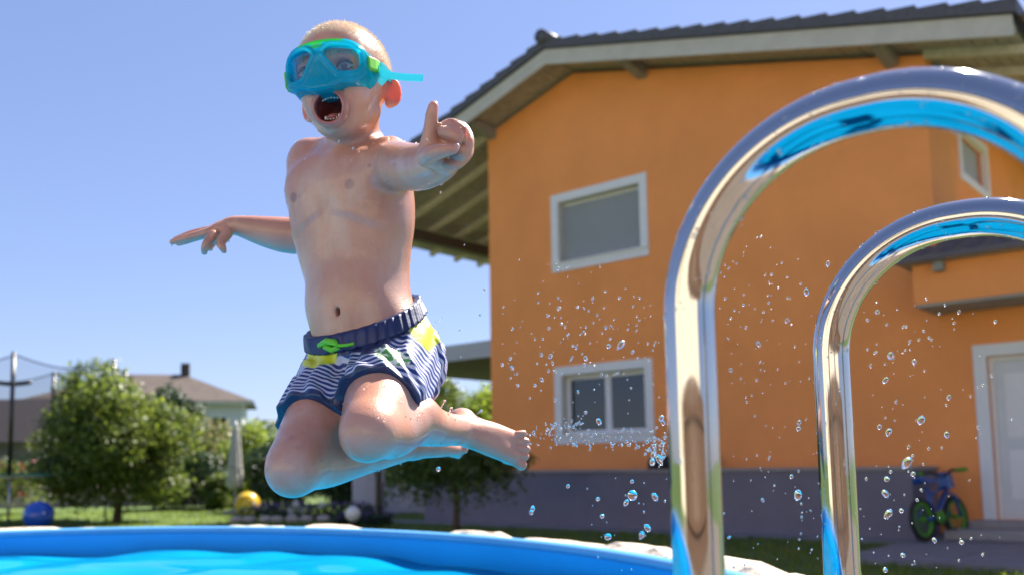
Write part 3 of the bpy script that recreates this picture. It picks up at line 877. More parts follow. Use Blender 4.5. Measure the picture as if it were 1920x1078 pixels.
# short grass of the lawn that shows behind the pool (one mass)
n = 42000
Yg = rng.uniform(6, 24, n); ug = rng.uniform(-60, 1980, n)
Xg = (ug - CX) / F_PX * Yg
hA = np.array([math.cos(HOUSE_A), math.sin(HOUSE_A)]); hB = np.array([-math.sin(HOUSE_A), math.cos(HOUSE_A)])
rel = np.stack([Xg + .389, Yg - 16.83], 1)
s_, t_ = rel @ hA, rel @ hB
ok = ~((t_ > -1.36) & (s_ > -1.45)) & ~((s_ > 7.65) & (t_ > -3.6))
Xg, Yg = Xg[ok], Yg[ok]; n = len(Xg)
hgt = rng.uniform(.035, .08, n); an = rng.uniform(0, 2 * PI, n); w_ = rng.uniform(.004, .008, n) * 1.6
dx, dy = np.cos(an) * w_, np.sin(an) * w_
lean = rng.normal(size=(n, 2)) * .022
v = np.stack([np.stack([Xg - dx, Yg - dy, np.zeros(n)], 1), np.stack([Xg + dx, Yg + dy, np.zeros(n)], 1), np.stack([Xg + lean[:, 0], Yg + lean[:, 1], hgt], 1)], 1).reshape(-1, 3)
me = bpy.data.meshes.new('grass')
me.vertices.add(3 * n); me.vertices.foreach_set('co', v.astype(np.float32).ravel())
me.loops.add(3 * n); me.loops.foreach_set('vertex_index', np.arange(3 * n, dtype=np.int32))
me.polygons.add(n); me.polygons.foreach_set('loop_start', np.arange(0, 3 * n, 3, dtype=np.int32)); me.update(calc_edges=True)
a_ = me.attributes.new('rnd', 'FLOAT', 'FACE'); a_.data.foreach_set('value', rng.uniform(0, 1, n).astype(np.float32))
me.materials.append(L_grass)
tag(link(bpy.data.objects.new('grass', me)), 'short mown green grass behind the pool', 'grass', kind='stuff')
# ================================================================== unseen patio by the pool, added to bounce sunlight onto the house
M_patio = mat('beige_paving', (0.17, 0.14, 0.11), 0.85, var=0.2, scale=2.2, bump=0.3, bscale=30)
pt_ = empty('patio', (0, 0, 0)); tag(pt_, kind='structure')
for i in range(15):
    for j in range(9):
        x0, y0 = -13 + i * 1.8, -14.5 + j * 1.8
        MB().box(x0 + .01, x0 + 1.79, y0 + .01, y0 + 1.79, 0.004, .03 + .003 * ((i * 7 + j * 3) % 3)).build('bounce_slab', M_patio, pt_)
# ================================================================== pool
PC = np.array([-1.40, 1.95]); PA, PB, PANG = 2.40, 1.88, math.radians(115)
def rimpt(a, off=0.0):
    e1 = np.array([math.cos(PANG), math.sin(PANG)]); e2 = np.array([math.sin(PANG), -math.cos(PANG)])
    p = PC + e1 * PA * math.cos(a) + e2 * PB * math.sin(a)
    nrm = e1 * math.cos(a) / PA + e2 * math.sin(a) / PB
    return p + nrm / np.linalg.norm(nrm) * off
RIM, WATER = 0.737, 0.63
pool = empty('swimming_pool', (PC[0], PC[1], 0))
tag(pool, 'oval above ground swimming pool with bright blue liner', 'pool')
M_liner = mat('blue_liner', (0.001, 0.34, 0.86), 0.45, var=0.06, scale=2)
M_rail = mat('blue_rail', (0.10, 0.34, 0.66), 0.3, var=0.05, scale=3)
n = 144
def strip(rows, name, m_, closed_profile=False, smooth=True):
    mb = MB()
    for off, z in rows:
        for k in range(n):
            q = rimpt(2 * PI * k / n, off) - PC
            mb.v.append((q[0], q[1], z))
    R_ = len(rows)
    for j in range(R_ if closed_profile else R_ - 1):
        for k in range(n):
            l = (k + 1) % n; j2 = (j + 1) % R_
            mb.f.append((j * n + k, j * n + l, j2 * n + l, j2 * n + k))
    return mb.build(name, m_, pool, smooth=smooth)
strip([(0, RIM - .004), (0, .02), (.012, .02), (.012, RIM - .004)], 'liner_wall', M_liner)
strip([(-.012, RIM - .022), (-.018, RIM - .008), (-.008, RIM + .004), (.02, RIM + .006), (.034, RIM - .004), (.03, RIM - .03), (.014, RIM - .03), (-.002, RIM - .026)], 'top_rail', M_rail, True)
fl = MB()
for k in range(n):
    q = rimpt(2 * PI * k / n, -.002) - PC; fl.v.append((q[0], q[1], .02))
fl.f.append(tuple(range(n))); fl.build('pool_floor', M_liner, pool)
# rippled water surface
M_water, nt, p = new_mat('pool_water')
p.inputs['Base Color'].default_value = (0.004, 0.40, 0.78, 1)
p.inputs['Roughness'].default_value = 0.03; p.inputs['IOR'].default_value = 1.06
tc = nt.nodes.new('ShaderNodeTexCoord'); no = nt.nodes.new('ShaderNodeTexNoise'); no.inputs['Scale'].default_value = 2.4; no.inputs['Detail'].default_value = 3
mp = nt.nodes.new('ShaderNodeMapping'); mp.inputs['Scale'].default_value = (1, 1.8, 1)
rp = nt.nodes.new('ShaderNodeValToRGB'); rp.color_ramp.elements[0].color = (0.0012, .175, .36, 1); rp.color_ramp.elements[1].color = (0.002, .215, .44, 1)
rp.color_ramp.elements[0].position = .38; rp.color_ramp.elements[1].position = .62
nt.links.new(tc.outputs['Object'], mp.inputs[0]); nt.links.new(mp.outputs[0], no.inputs['Vector']); nt.links.new(no.outputs['Fac'], rp.inputs['Fac']); nt.links.new(rp.outputs['Color'], p.inputs['Base Color'])
w = MB(); nr, na = 70, 180
prng = np.random.default_rng(3)
waves = [(prng.uniform(0, 2 * PI), prng.uniform(4, 30), prng.uniform(0, 6.28)) for _ in range(22)]
for j in range(1, nr + 1):
    for k in range(na):
        q = (rimpt(2 * PI * k / na, -.001) - PC) * (j / nr)
        z = WATER + sum(.055 / f_ ** 1.15 * math.sin(f_ * (q[0] * math.cos(a_) + q[1] * math.sin(a_)) + ph) for a_, f_, ph in waves) * .62
        w.v.append((q[0] + PC[0], q[1] + PC[1], z))
for j in range(nr - 1):
    for k in range(na):
        l = (k + 1) % na
        w.f.append((j * na + k, (j + 1) * na + k, (j + 1) * na + l, j * na + l))
w.f.append(tuple(range(na)))
tag(w.build('water', M_water, smooth=True), kind='structure')
# ring of flat stones laid round the rim
sr = empty('stone_border', (PC[0], PC[1], 0)); tag(sr, 'ring of pale rough flat stones laid round the pool rim', 'border')
M_cope = mat('pale_flagstone', (0.60, 0.50, 0.40), 0.85, var=0.16, scale=9, bump=0.7, bscale=18, bdist=.02)
srng = random.Random(11)
a = 0.0
while a < 2 * PI - .05:
    wd = srng.uniform(.14, .26); a1 = min(a + wd, 2 * PI)
    pt = rimpt((a + a1) / 2)
    if not (pt[1] < .75 and pt[0] > -1.2):               # the bather's side stays free for the ladder
        top = RIM + srng.choice([-.03, -.012, -.004, .0, .005]) + (.011 if pt[0] > -.9 else .003) ; i0 = .042 + srng.uniform(0, .02); o0 = .17 + srng.uniform(-.05, .05)
        mb = MB(); m_ = 6
        grid = []
        for q in range(m_ + 1):
            aa = a + .006 + (a1 - a - .012) * q / m_
            for jj, off in enumerate((i0, (i0 * 2 + o0) / 3, (i0 + o0 * 2) / 3, o0)):
                wob = srng.uniform(-.004, .004); ed = .022 if (jj in (0, 3) or q in (0, m_)) else 0
                pq = rimpt(aa, off + (srng.uniform(-.018, .018) if jj == 3 else 0)) - PC
                grid.append((pq[0], pq[1], top + wob - ed))
        nn = len(grid)
        mb.v = grid + [(x, y, top - .10) for x, y, z in grid]
        for q in range(m_):
            for jj in range(3):
                k = q * 4 + jj
                mb.f.append((k, k + 1, k + 5, k + 4)); mb.f.append((nn + k, nn + k + 4, nn + k + 5, nn + k + 1))
        edge = [q * 4 for q in range(m_ + 1)] + [m_ * 4 + j for j in (1, 2, 3)] + [q * 4 + 3 for q in range(m_ - 1, -1, -1)] + [2, 1]
        for q in range(len(edge)):
            k0, k1 = edge[q], edge[(q + 1) % len(edge)]
            mb.f.append((k0, k1, nn + k1, nn + k0))
        o = mb.build('stone', M_cope, sr, smooth=False, fix=True)
    a = a1
rw = MB()
for off, z in ((.05, 0.0), (.05, RIM - .15), (.14, RIM - .15), (.20, 0.0)):
    for k in range(n):
        q = rimpt(2 * PI * k / n, off) - PC; rw.v.append((q[0], q[1], z))
for j in range(3):
    for k in range(n):
        l = (k + 1) % n; rw.f.append((j * n + k, j * n + l, (j + 1) * n + l, (j + 1) * n + k))
rw.build('bank', M_stone, sr)

# ------------------------------------------------------------------ ladder
M_chrome, nt, p = new_mat('polished_steel')
p.inputs['Metallic'].default_value = 1.0; p.inputs['Base Color'].default_value = (.50, .495, .50, 1); p.inputs['Roughness'].default_value = .045
tc = nt.nodes.new('ShaderNodeTexCoord'); no = nt.nodes.new('ShaderNodeTexNoise'); no.inputs['Scale'].default_value = 35; no.inputs['Detail'].default_value = 6
mr = nt.nodes.new('ShaderNodeMapRange'); mr.inputs[1].default_value = .4; mr.inputs[2].default_value = .8; mr.inputs[3].default_value = .035; mr.inputs[4].default_value = .12
nt.links.new(tc.outputs['Object'], no.inputs['Vector']); nt.links.new(no.outputs['Fac'], mr.inputs[0]); nt.links.new(mr.outputs[0], p.inputs['Roughness'])
LR, LZ, LL, LPHI, LRHO = .1468, 1.123, .0114, -.643, .0215
LH = np.array([math.cos(LPHI), math.sin(LPHI), 0])
lad_c = np.array([.2714, .9442, 0])
ladder = empty('pool_ladder', (lad_c[0], lad_c[1], 0)); tag(ladder, 'polished steel pool ladder with two arched wet handrails', 'ladder')
legs = [np.array([.1518, .7721, 0]) - lad_c, np.array([.3910, 1.1163, 0]) - lad_c]
def rail_path(o):
    pts = [o + [0, 0, z] for z in np.linspace(.10, LZ, 24)]
    pts += [o + LH * (LR - LR * math.cos(t)) + [0, 0, LZ + LR * math.sin(t)] for t in np.linspace(0, PI / 2, 33)[1:]]
    pts += [o + LH * (LR + LL) + [0, 0, LZ + LR]]
    pts += [o + LH * (LR + LL + LR * math.sin(t)) + [0, 0, LZ + LR * math.cos(t)] for t in np.linspace(0, PI / 2, 33)[1:]]
    pts += [o + LH * (2 * LR + LL) + [0, 0, z] for z in np.linspace(LZ, .0, 24)[1:]]
    return pts
M_drop, nt, p = new_mat('water_drop')
p.inputs['Base Color'].default_value = (1, 1, 1, 1); p.inputs['Roughness'].default_value = 0.10; p.inputs['IOR'].default_value = 1.33; p.inputs['Transmission Weight'].default_value = 1.0
brng = np.random.default_rng(5)
bead = bpy.data.meshes.new('bead')
bm = bmesh.new(); bmesh.ops.create_icosphere(bm, subdivisions=2, radius=1.0); bm.to_mesh(bead); bm.free()
bead_v = np.array([v.co[:] for v in bead.vertices]); bead_f = [tuple(pp.vertices) for pp in bead.polygons]
for o in legs:
    path = rail_path(o)
    rail = MB().tube(path, LRHO, 40).build('handrail', M_chrome, ladder, smooth=True)
    bd = MB(); P = np.array(path)
    for i in range(330):
        k = brng.integers(4, len(P) - 26)
        c = P[k] + (P[k + 1] - P[k]) * brng.uniform(0, 1); tg = P[k + 1] - P[k]; tg /= np.linalg.norm(tg)
        d = brng.normal(size=3) + np.array([-.25, -.5, -.15]); d -= tg * (d @ tg); d /= np.linalg.norm(d)
        r = brng.choice([.0006, .0008, .0011, .0016, .0022], p=[.4, .3, .18, .09, .03])
        hang = brng.uniform(1, 1.5)
        x = np.cross(tg, d)
        B_ = np.stack([x * r, tg * r * hang, d * r * .65])
        bd.add(bead_v @ B_ + c + d * (LRHO + r * .1), bead_f)
    b = bd.build('water_beads', M_drop, rail, smooth=True); b['kind'] = 'stuff'
mid = [legs[0], legs[1]]
for z in (.12, .36, .58):
    a_, b_ = mid[0] + [0, 0, z], mid[1] + [0, 0, z]
    dv = (b_ - a_) / np.linalg.norm(b_ - a_); pr = LH * .04
    MB().hexa([tuple(a_ - pr), tuple(a_ + pr), tuple(b_ + pr), tuple(b_ - pr), tuple(a_ - pr + [0, 0, .02]), tuple(a_ + pr + [0, 0, .02]), tuple(b_ + pr + [0, 0, .02]), tuple(b_ - pr + [0, 0, .02])]).build('step', M_white, ladder, bevel=.004)
# ================================================================== the jumping child
class Field:
    """signed distance grid; primitives are blended in with a smooth minimum, then meshed by surface nets"""
    def __init__(s, lo, hi, h):
        s.lo = np.array(lo, float); s.h = h
        s.n = np.ceil((np.array(hi) - s.lo) / h).astype(int) + 1
        s.d = np.full(s.n, 0.25, np.float32)
    def sub(s, blo, bhi):
        a = np.clip(((np.array(blo) - s.lo) / s.h).astype(int) - 1, 0, s.n - 1)
        b = np.clip(((np.array(bhi) - s.lo) / s.h).astype(int) + 3, 1, s.n)
        g = [(s.lo[i] + s.h * np.arange(a[i], b[i])).astype(np.float32) for i in range(3)]
        sl = tuple(slice(a[i], b[i]) for i in range(3))
        return sl, g[0][:, None, None], g[1][None, :, None], g[2][None, None, :]
    def put(s, fn, blo, bhi, k=0.01, mode='add', pad=0.03):
        sl, X, Y, Z = s.sub(np.array(blo) - pad, np.array(bhi) + pad)
        v = fn(X, Y, Z).astype(np.float32); o = s.d[sl]
        if mode == 'add':
            h = np.clip(.5 + .5 * (o - v) / k, 0, 1)
            s.d[sl] = o * (1 - h) + v * h - k * h * (1 - h)
        elif mode == 'cut':
            v = -v
            h = np.clip(.5 - .5 * (o - v) / k, 0, 1)
            s.d[sl] = o * (1 - h) + v * h + k * h * (1 - h)
        elif mode == 'engrave':                       # v is a depth field
            s.d[sl] = o + v
    def cone(s, a, b, ra, rb, k=0.01, mode='add'):
        a, b = np.array(a), np.array(b)
        def fn(X, Y, Z):
            ab = b - a; L = float(ab @ ab) + 1e-12
            t = np.clip(((X - a[0]) * ab[0] + (Y - a[1]) * ab[1] + (Z - a[2]) * ab[2]) / L, 0, 1)
            return np.sqrt((X - a[0] - t * ab[0]) ** 2 + (Y - a[1] - t * ab[1]) ** 2 + (Z - a[2] - t * ab[2]) ** 2) - (ra + (rb - ra) * t)
        m = max(ra, rb)
        s.put(fn, np.minimum(a, b) - m, np.maximum(a, b) + m, k, mode)
    def chain(s, pts, rad, k=0.01):
        s.limb(pts, rad, k)
    def limb(s, pts, rad, k=0.01, sub=6):
        """one smooth tapering limb along a curve, blended into what is there with radius k"""
        Q = np.concatenate([np.array(pts, float), np.array(rad, float)[:, None]], 1)
        n = len(Q); E = np.concatenate([[2 * Q[0] - Q[1]], Q, [2 * Q[-1] - Q[-2]]]); S = []
        for i in range(n - 1):
            a, b, c, d = E[i:i + 4]
            for t in np.arange(sub) / sub:
                S.append(.5 * (2 * b + (c - a) * t + (2 * a - 5 * b + 4 * c - d) * t * t + (3 * b - a - 3 * c + d) * t ** 3))
        S = np.array(S + [Q[-1]])
        m = S[:, 3].max() + k
        def fn(X, Y, Z):
            out = None
            X, Y, Z = X * 1000, Y * 1000, Z * 1000
            for i in range(len(S) - 1):                  # exact round cones (in millimetres), so the skin stays tangent at the joints
                a, b, r1, r2 = S[i, :3] * 1000, S[i + 1, :3] * 1000, S[i, 3] * 1000, S[i + 1, 3] * 1000
                ba = b - a; l2 = float(ba @ ba); rr = r1 - r2
                if l2 < rr * rr + 1e-4: continue
                a2 = l2 - rr * rr
                pa2 = (X - a[0]) ** 2 + (Y - a[1]) ** 2 + (Z - a[2]) ** 2
                y = (X - a[0]) * ba[0] + (Y - a[1]) * ba[1] + (Z - a[2]) * ba[2]
                z = y - l2
                x2 = np.maximum(pa2 - y * y / l2, 0)      # squared distance from the axis
                kk = math.copysign(1, rr) * rr * rr * x2
                y2 = y * y / l2; z2 = z * z / l2
                v = (np.sqrt(x2 * a2 / l2) + y * rr / l2) - r1
                v = np.where(np.sign(y) * a2 * y2 < kk, np.sqrt(x2 + y2) - r1, v)
                v = np.where(np.sign(z) * a2 * z2 > kk, np.sqrt(x2 + z2) - r2, v)
                out = v if out is None else np.minimum(out, v)
            out = out / 1000
            return out
        s.put(fn, S[:, :3].min(0) - m, S[:, :3].max(0) + m, k)
    def ell(s, c, r, M=None, k=0.01, mode='add'):
        c, r = np.array(c), np.array(r); M = np.eye(3) if M is None else np.array(M)
        def fn(X, Y, Z):
            q = [((X - c[0]) * M[i][0] + (Y - c[1]) * M[i][1] + (Z - c[2]) * M[i][2]) for i in range(3)]
            k0 = np.sqrt(sum((q[i] / r[i]) ** 2 for i in range(3))); k1 = np.sqrt(sum((q[i] / r[i] ** 2) ** 2 for i in range(3))) + 1e-6
            return k0 * (k0 - 1) / k1
        m = r.max()
        s.put(fn, c - m, c + m, k, mode)
    def mesh(s, smooth=0):
        d = s.d; ins = d < 0
        n = s.n
        c = np.zeros(n - 1, np.int8)
        for dx in (0, 1):
            for dy in (0, 1):
                for dz in (0, 1):
                    c += ins[dx:n[0] - 1 + dx, dy:n[1] - 1 + dy, dz:n[2] - 1 + dz]
        act = np.argwhere((c > 0) & (c < 8))
        idx = np.full(n - 1, -1, np.int32); idx[tuple(act.T)] = np.arange(len(act))
        acc = np.zeros((len(act), 3)); cnt = np.zeros(len(act))
        corners = [(x, y, z) for x in (0, 1) for y in (0, 1) for z in (0, 1)]
        val = {cr: d[act[:, 0] + cr[0], act[:, 1] + cr[1], act[:, 2] + cr[2]] for cr in corners}
        for cr in corners:
            for ax in range(3):
                if cr[ax] == 0:
                    e = list(cr); e[ax] = 1; e = tuple(e)
                    v0, v1 = val[cr], val[e]; m = (v0 < 0) != (v1 < 0)
                    t = np.where(m, v0 / np.where(m, v0 - v1, 1), 0)
                    p = np.tile(np.array(cr, float), (len(act), 1)); p[:, ax] += t
                    acc[m] += p[m]; cnt[m] += 1
        V = s.lo + s.h * (act + acc / cnt[:, None])
        Fs = []
        for ax in range(3):
            a, b = (ax + 1) % 3, (ax + 2) % 3
            s0 = [slice(1, n[i] - 1) for i in range(3)]; s1 = list(s0)
            s0[ax] = slice(0, n[ax] - 1); s1[ax] = slice(1, n[ax])
            i0, i1 = ins[tuple(s0)], ins[tuple(s1)]
            e = np.argwhere(i0 != i1)
            if len(e) == 0: continue
            flip = i0[tuple(e.T)]
            for i in range(3):
                if i != ax: e[:, i] += 1
            def cell(da, db):
                q = e.copy(); q[:, a] += da; q[:, b] += db
                return idx[tuple(q.T)]
            f = np.stack([cell(-1, -1), cell(0, -1), cell(0, 0), cell(-1, 0)], 1)
            f[~flip] = f[~flip][:, ::-1]
            Fs.append(f)
        Fq = np.concatenate(Fs)
        ed = np.concatenate([Fq[:, [0, 1]], Fq[:, [1, 2]], Fq[:, [2, 3]], Fq[:, [3, 0]]])
        for it in range(smooth):
            ct = np.bincount(ed[:, 0], minlength=len(V))
            sm = np.stack([np.bincount(ed[:, 0], V[ed[:, 1], k], len(V)) for k in range(3)], 1)
            lam = .5 if it % 2 == 0 else -.52
            V = V + lam * (sm / np.maximum(ct, 1)[:, None] - V)
        return V, Fq

def raw_mesh(name, V, Fq, m_, parent, attrs=None):
    me = bpy.data.meshes.new(name)
    me.vertices.add(len(V)); me.vertices.foreach_set('co', V.astype(np.float32).ravel())
    k = Fq.shape[1]
    me.loops.add(Fq.size); me.loops.foreach_set('vertex_index', Fq.astype(np.int32).ravel())
    me.polygons.add(len(Fq)); me.polygons.foreach_set('loop_start', np.arange(0, Fq.size, k, dtype=np.int32))
    me.polygons.foreach_set('use_smooth', np.ones(len(Fq), bool))
    me.update(calc_edges=True)
    for nm, a in (attrs or {}).items():
        if a.ndim == 1:
            t = me.attributes.new(nm, 'FLOAT', 'POINT'); t.data.foreach_set('value', a.astype(np.float32))
        else:
            t = me.attributes.new(nm, 'FLOAT_COLOR', 'POINT')
            t.data.foreach_set('color', np.concatenate([a, np.ones((len(a), 1))], 1).astype(np.float32).ravel())
    me.materials.append(m_)
    return link(bpy.data.objects.new(name, me), parent)

B = at
mm = 0.001
person = empty('person', (-.27, 1.5, 0))
tag(person, 'child in striped blue swim shorts and teal diving mask leaping over the pool', 'person')
OFF = np.array([-.27, 1.5, 0])

# ---- head frame: ex = the child's left, ey = where the face points, ez = up
def frame(yaw, pitch, roll):
    ey = np.array([math.cos(yaw) * math.cos(pitch), math.sin(yaw) * math.cos(pitch), math.sin(pitch)])
    ex = np.cross([0, 0, 1.], ey); ex /= np.linalg.norm(ex); ez = np.cross(ey, ex)
    c, s = math.cos(roll), math.sin(roll)
    return np.array([c * ex + s * ez, ey, -s * ex + c * ez])
HM = frame(math.radians(-101), math.radians(-3), math.radians(5)); HO = B(644, 137, 1.45); HS = 1.03
def Hd(x, y, z): return HO + HS * mm * (np.array([x, y, z]) @ HM)
def hr(*r): return np.array(r) * HS * mm

# ---- torso frame
TY = math.radians(25)
TW = np.array([math.cos(TY), -math.sin(TY), 0]); TF = np.array([-math.sin(TY), -math.cos(TY), 0])
stations = [  # u, v, depth, half width mm, half depth mm
    (662, 270, 1.515, 50, 40), (660, 284, 1.51, 78, 48), (656, 305, 1.505, 97, 58), (657, 340, 1.50, 107, 67), (660, 385, 1.50, 110, 72), (662, 430, 1.50, 107, 72),
    (664, 480, 1.50, 98, 68), (669, 525, 1.50, 90, 65), (677, 562, 1.50, 87, 65), (690, 600, 1.50, 92, 70), (700, 640, 1.50, 102, 78), (708, 680, 1.50, 98, 80), (714, 705, 1.50, 86, 76)]
SC = np.array([B(u, v, Y) for u, v, Y, w, d in stations]); SWD = np.array([(w, d) for *_, w, d in stations]) * mm
o_ = np.argsort(SC[:, 2]); SC, SWD = SC[o_], SWD[o_]
def smooth_interp(z, xs, ys):
    """piecewise interpolation with eased slopes"""
    i = np.clip(np.searchsorted(xs, z) - 1, 0, len(xs) - 2)
    t = np.clip((z - xs[i]) / (xs[i + 1] - xs[i]), 0, 1)
    m = np.gradient(ys, xs)
    h = xs[i + 1] - xs[i]
    return (2 * t**3 - 3 * t**2 + 1) * ys[i] + (t**3 - 2 * t**2 + t) * h * m[i] + (-2 * t**3 + 3 * t**2) * ys[i + 1] + (t**3 - t**2) * h * m[i + 1]
def torso(inflate=0.0, zlo=None, zhi=None):
    zl = SC[0, 2] if zlo is None else zlo; zh = SC[-1, 2] if zhi is None else zhi
    def fn(X, Y, Z):
        z = np.clip(Z.ravel(), SC[0, 2], SC[-1, 2])
        cx, cy = smooth_interp(z, SC[:, 2], SC[:, 0]), smooth_interp(z, SC[:, 2], SC[:, 1])
        w, d = smooth_interp(z, SC[:, 2], SWD[:, 0]) + inflate, smooth_interp(z, SC[:, 2], SWD[:, 1]) + inflate
        sh = (1, 1, -1); cx, cy, w, d = [q.reshape(sh) for q in (cx, cy, w, d)]
        a = (X - cx) * TW[0] + (Y - cy) * TW[1]; b = (X - cx) * TF[0] + (Y - cy) * TF[1]
        e = 2.35
        k0 = ((np.abs(a) / w) ** e + (np.abs(b) / d) ** e) ** (1 / e)
        k1 = np.sqrt((a / w ** 2) ** 2 + (b / d ** 2) ** 2) + 1e-6
        k2 = np.sqrt((a / w) ** 2 + (b / d) ** 2)
        q = (k0 - 1) * k2 / k1
        return np.maximum(q, np.maximum(Z - zh, zl - Z))
    lo = SC.min(0) - .13 - inflate; hi = SC.max(0) + .13 + inflate
    lo[2] = zl; hi[2] = zh
    return fn, lo, hi
def tz(v): return B(660, v, 1.5)[2]
def Tp(v, a, b=None, k=1.0):
    """point on / in the torso at picture height v, a = share of half width to the child's left, b = share of half depth to the front"""
    z = np.array([tz(v)])
    cx, cy = smooth_interp(z, SC[:, 2], SC[:, 0])[0], smooth_interp(z, SC[:, 2], SC[:, 1])[0]
    w, d = smooth_interp(z, SC[:, 2], SWD[:, 0])[0], smooth_interp(z, SC[:, 2], SWD[:, 1])[0]
    if b is None: b = (max(0, 1 - abs(a) ** 2.35)) ** (1 / 2.35)
    return np.array([cx, cy, z[0]]) + TW * a * w * k + TF * b * d * k

# ---- limb joints
hipL, kneeL, ankL = B(752, 682, 1.49), B(694, 806, 1.30), B(876, 806, 1.52)
hipR, kneeR, ankR = B(645, 700, 1.53), B(556, 870, 1.33), B(775, 836, 1.56)
VOX = 0.0024
body = Field((-.66, 1.05, .90), (.06, 1.80, 1.79), VOX)
fn, lo, hi = torso(); body.put(fn, lo, hi, .01)
# chest, belly, shoulder blades and collar bones
body.ell(Tp(356, -.42, None, .82), (.050, .018, .040), [TW, TF, [0, 0, 1]], .03)
body.ell(Tp(356, .42, None, .82), (.050, .018, .040), [TW, TF, [0, 0, 1]], .03)
body.ell(Tp(575, -.05, .70), (.070, .030, .060), [TW, TF, [0, 0, 1]], .03)
shR, shL = B(580, 312, 1.56), B(735, 308, 1.435)
body.cone(Tp(288, -.05, .55), shR + [0, -.022, .024], .009, .008, .010)
body.cone(Tp(288, .05, .55), shL + [0, -.008, .030], .009, .008, .010)
body.cone(B(655, 268, 1.525), shR + [0, 0, .006], .030, .024, .025)
body.cone(B(668, 268, 1.52), shL + [0, .02, .006], .030, .026, .025)
# ribs under the skin, hollow of the belly
for i, v in enumerate((388, 406, 424)):
    for sg in (-1, 1):
        body.chain([Tp(v - 12, sg * .18, None, .92), Tp(v - 4, sg * .38, None, .94), Tp(v + 6, sg * .60, None, .944), Tp(v + 13, sg * .80, None, .944), Tp(v + 16, sg * .95, None, .92)], [.0045, .0060, .0064, .0060, .0045], .012)
nav = Tp(597, -.02, 1.0)
# neck and head
body.chain([B(662, 282, 1.515), Hd(0, -16, -92), Hd(0, -12, -60)], [.043, .040, .042], .018)
body.cone(Hd(26, -30, -60), B(640, 285, 1.45), .013, .010, .02)
body.cone(Hd(-26, -30, -60), B(632, 285, 1.47), .013, .010, .02)
E3 = HM
body.ell(Hd(0, -6, 2), hr(71, 88, 74), E3, .01)
body.ell(Hd(0, 12, -44), hr(54, 62, 58), E3, .02)
body.ell(Hd(0, 50, -30), hr(55, 34, 40), E3, .02)
body.ell(Hd(0, 38, -88), hr(33, 36, 26), E3, .02)
body.ell(Hd(0, 58, -106), hr(13, 14, 11), E3, .016)
for sg in (-1, 1):
    body.ell(Hd(sg * 30, 50, -62), hr(19, 24, 24), E3, .02)
    body.cone(Hd(sg * 44, 8, -76), Hd(sg * 14, 48, -104), .010, .009, .02)
    body.cone(Hd(sg * 12, 80, -8), Hd(sg * 42, 66, -8), .009, .008, .012)       # brow
body.cone(Hd(0, 82, -22), Hd(0, 95, -52), .008, .0095, .012)                    # nose
for sg in (-1, 1): body.ell(Hd(sg * 10, 86, -55), hr(7.5, 8, 6.5), E3, .006)
for sg in (-1, 1): body.ell(Hd(sg * 31, 86, -26), hr(15, 12, 10), E3, .010, 'cut')
# open mouth
MC = (0, 85, -84)
mang = np.linspace(0, 2 * PI, 25)
lipp = [(23 * math.cos(a), 84 - 4 * abs(math.cos(a)) - 8 * max(0, -math.sin(a)), -84 + 21.5 * math.sin(a)) for a in mang]
for i in range(24): body.cone(Hd(*lipp[i]), Hd(*lipp[i + 1]), .0045, .0045, .008)
body.ell(Hd(*MC), hr(20.5, 44, 20.5), E3, .005, 'cut')
# ears
for sg in (-1, 1):
    out = HM[0] * sg; back = -HM[1]
    nrm = out * .62 - back * .78; nrm /= np.linalg.norm(nrm)            # ear plane turned outwards
    span = np.cross(HM[2], nrm); span /= np.linalg.norm(span)
    if span @ out < 0: span = -span
    fr3 = np.array([span, HM[2], nrm])
    c = Hd(sg * 63, -10, -38)
    body.ell(c + span * .010, (.0155, .0225, .0030), fr3, .006)
    body.ell(c + span * .011 + nrm * .0055, (.0100, .0160, .0040), fr3, .004, 'cut')
    rim = [c + span * (.010 + .0145 * math.cos(a)) + HM[2] * .0225 * math.sin(a) + nrm * .001 for a in np.linspace(-1.9, 2.2, 15)]
    for i in range(14): body.cone(rim[i], rim[i + 1], .0026, .0026, .003)
    body.ell(c + span * .004 - HM[2] * .021, (.007, .008, .0045), fr3, .005)
body.limb([shR + [.004, -.012, .004], Tp(345, -.86, .10), Tp(400, -.84, .10)], [.028, .030, .016], .02)
# left arm reaching for the camera
elL, wrL = B(774, 314, 1.315), B(832, 303, 1.185)
body.limb([shL + [-.01, .01, 0], shL, elL, B(806, 310, 1.245), wrL, B(816, 292, 1.158)], [.036, .0375, .0345, .0305, .0215, .0195], .022)
# left hand: palm, pointing finger, thumb over curled fingers
body.ell(B(813, 284, 1.148), (.0165, .0125, .021), None, .008)
body.ell(B(830, 270, 1.158), (.019, .014, .023), None, .008)
body.ell(B(850, 266, 1.146), (.0150, .012, .0200), None, .006)
body.ell(B(858, 262, 1.134), (.0110, .010, .0160), None, .004)
body.limb([B(800, 282, 1.147), B(806, 256, 1.142), B(808, 233, 1.138), B(810, 214, 1.134), B(813, 199, 1.132)], [.0115, .0102, .0088, .0080, .0064], .005)
body.limb([B(798, 297, 1.146), B(812, 288, 1.120), B(834, 282, 1.108), B(851, 279, 1.108)], [.0118, .0105, .0086, .0068], .004)
body.limb([B(826, 246, 1.146), B(846, 235, 1.130), B(865, 248, 1.118), B(858, 265, 1.120), B(846, 268, 1.128)], [.0092, .0088, .0082, .0076, .0066], .0018)
body.limb([B(832, 248, 1.132), B(846, 251, 1.120), B(859, 258, 1.115)], [.0085, .0088, .0078], .0020)
body.limb([B(842, 244, 1.156), B(864, 240, 1.148), B(878, 264, 1.134), B(868, 288, 1.130), B(852, 292, 1.140)], [.0090, .0086, .0080, .0074, .0066], .0018)
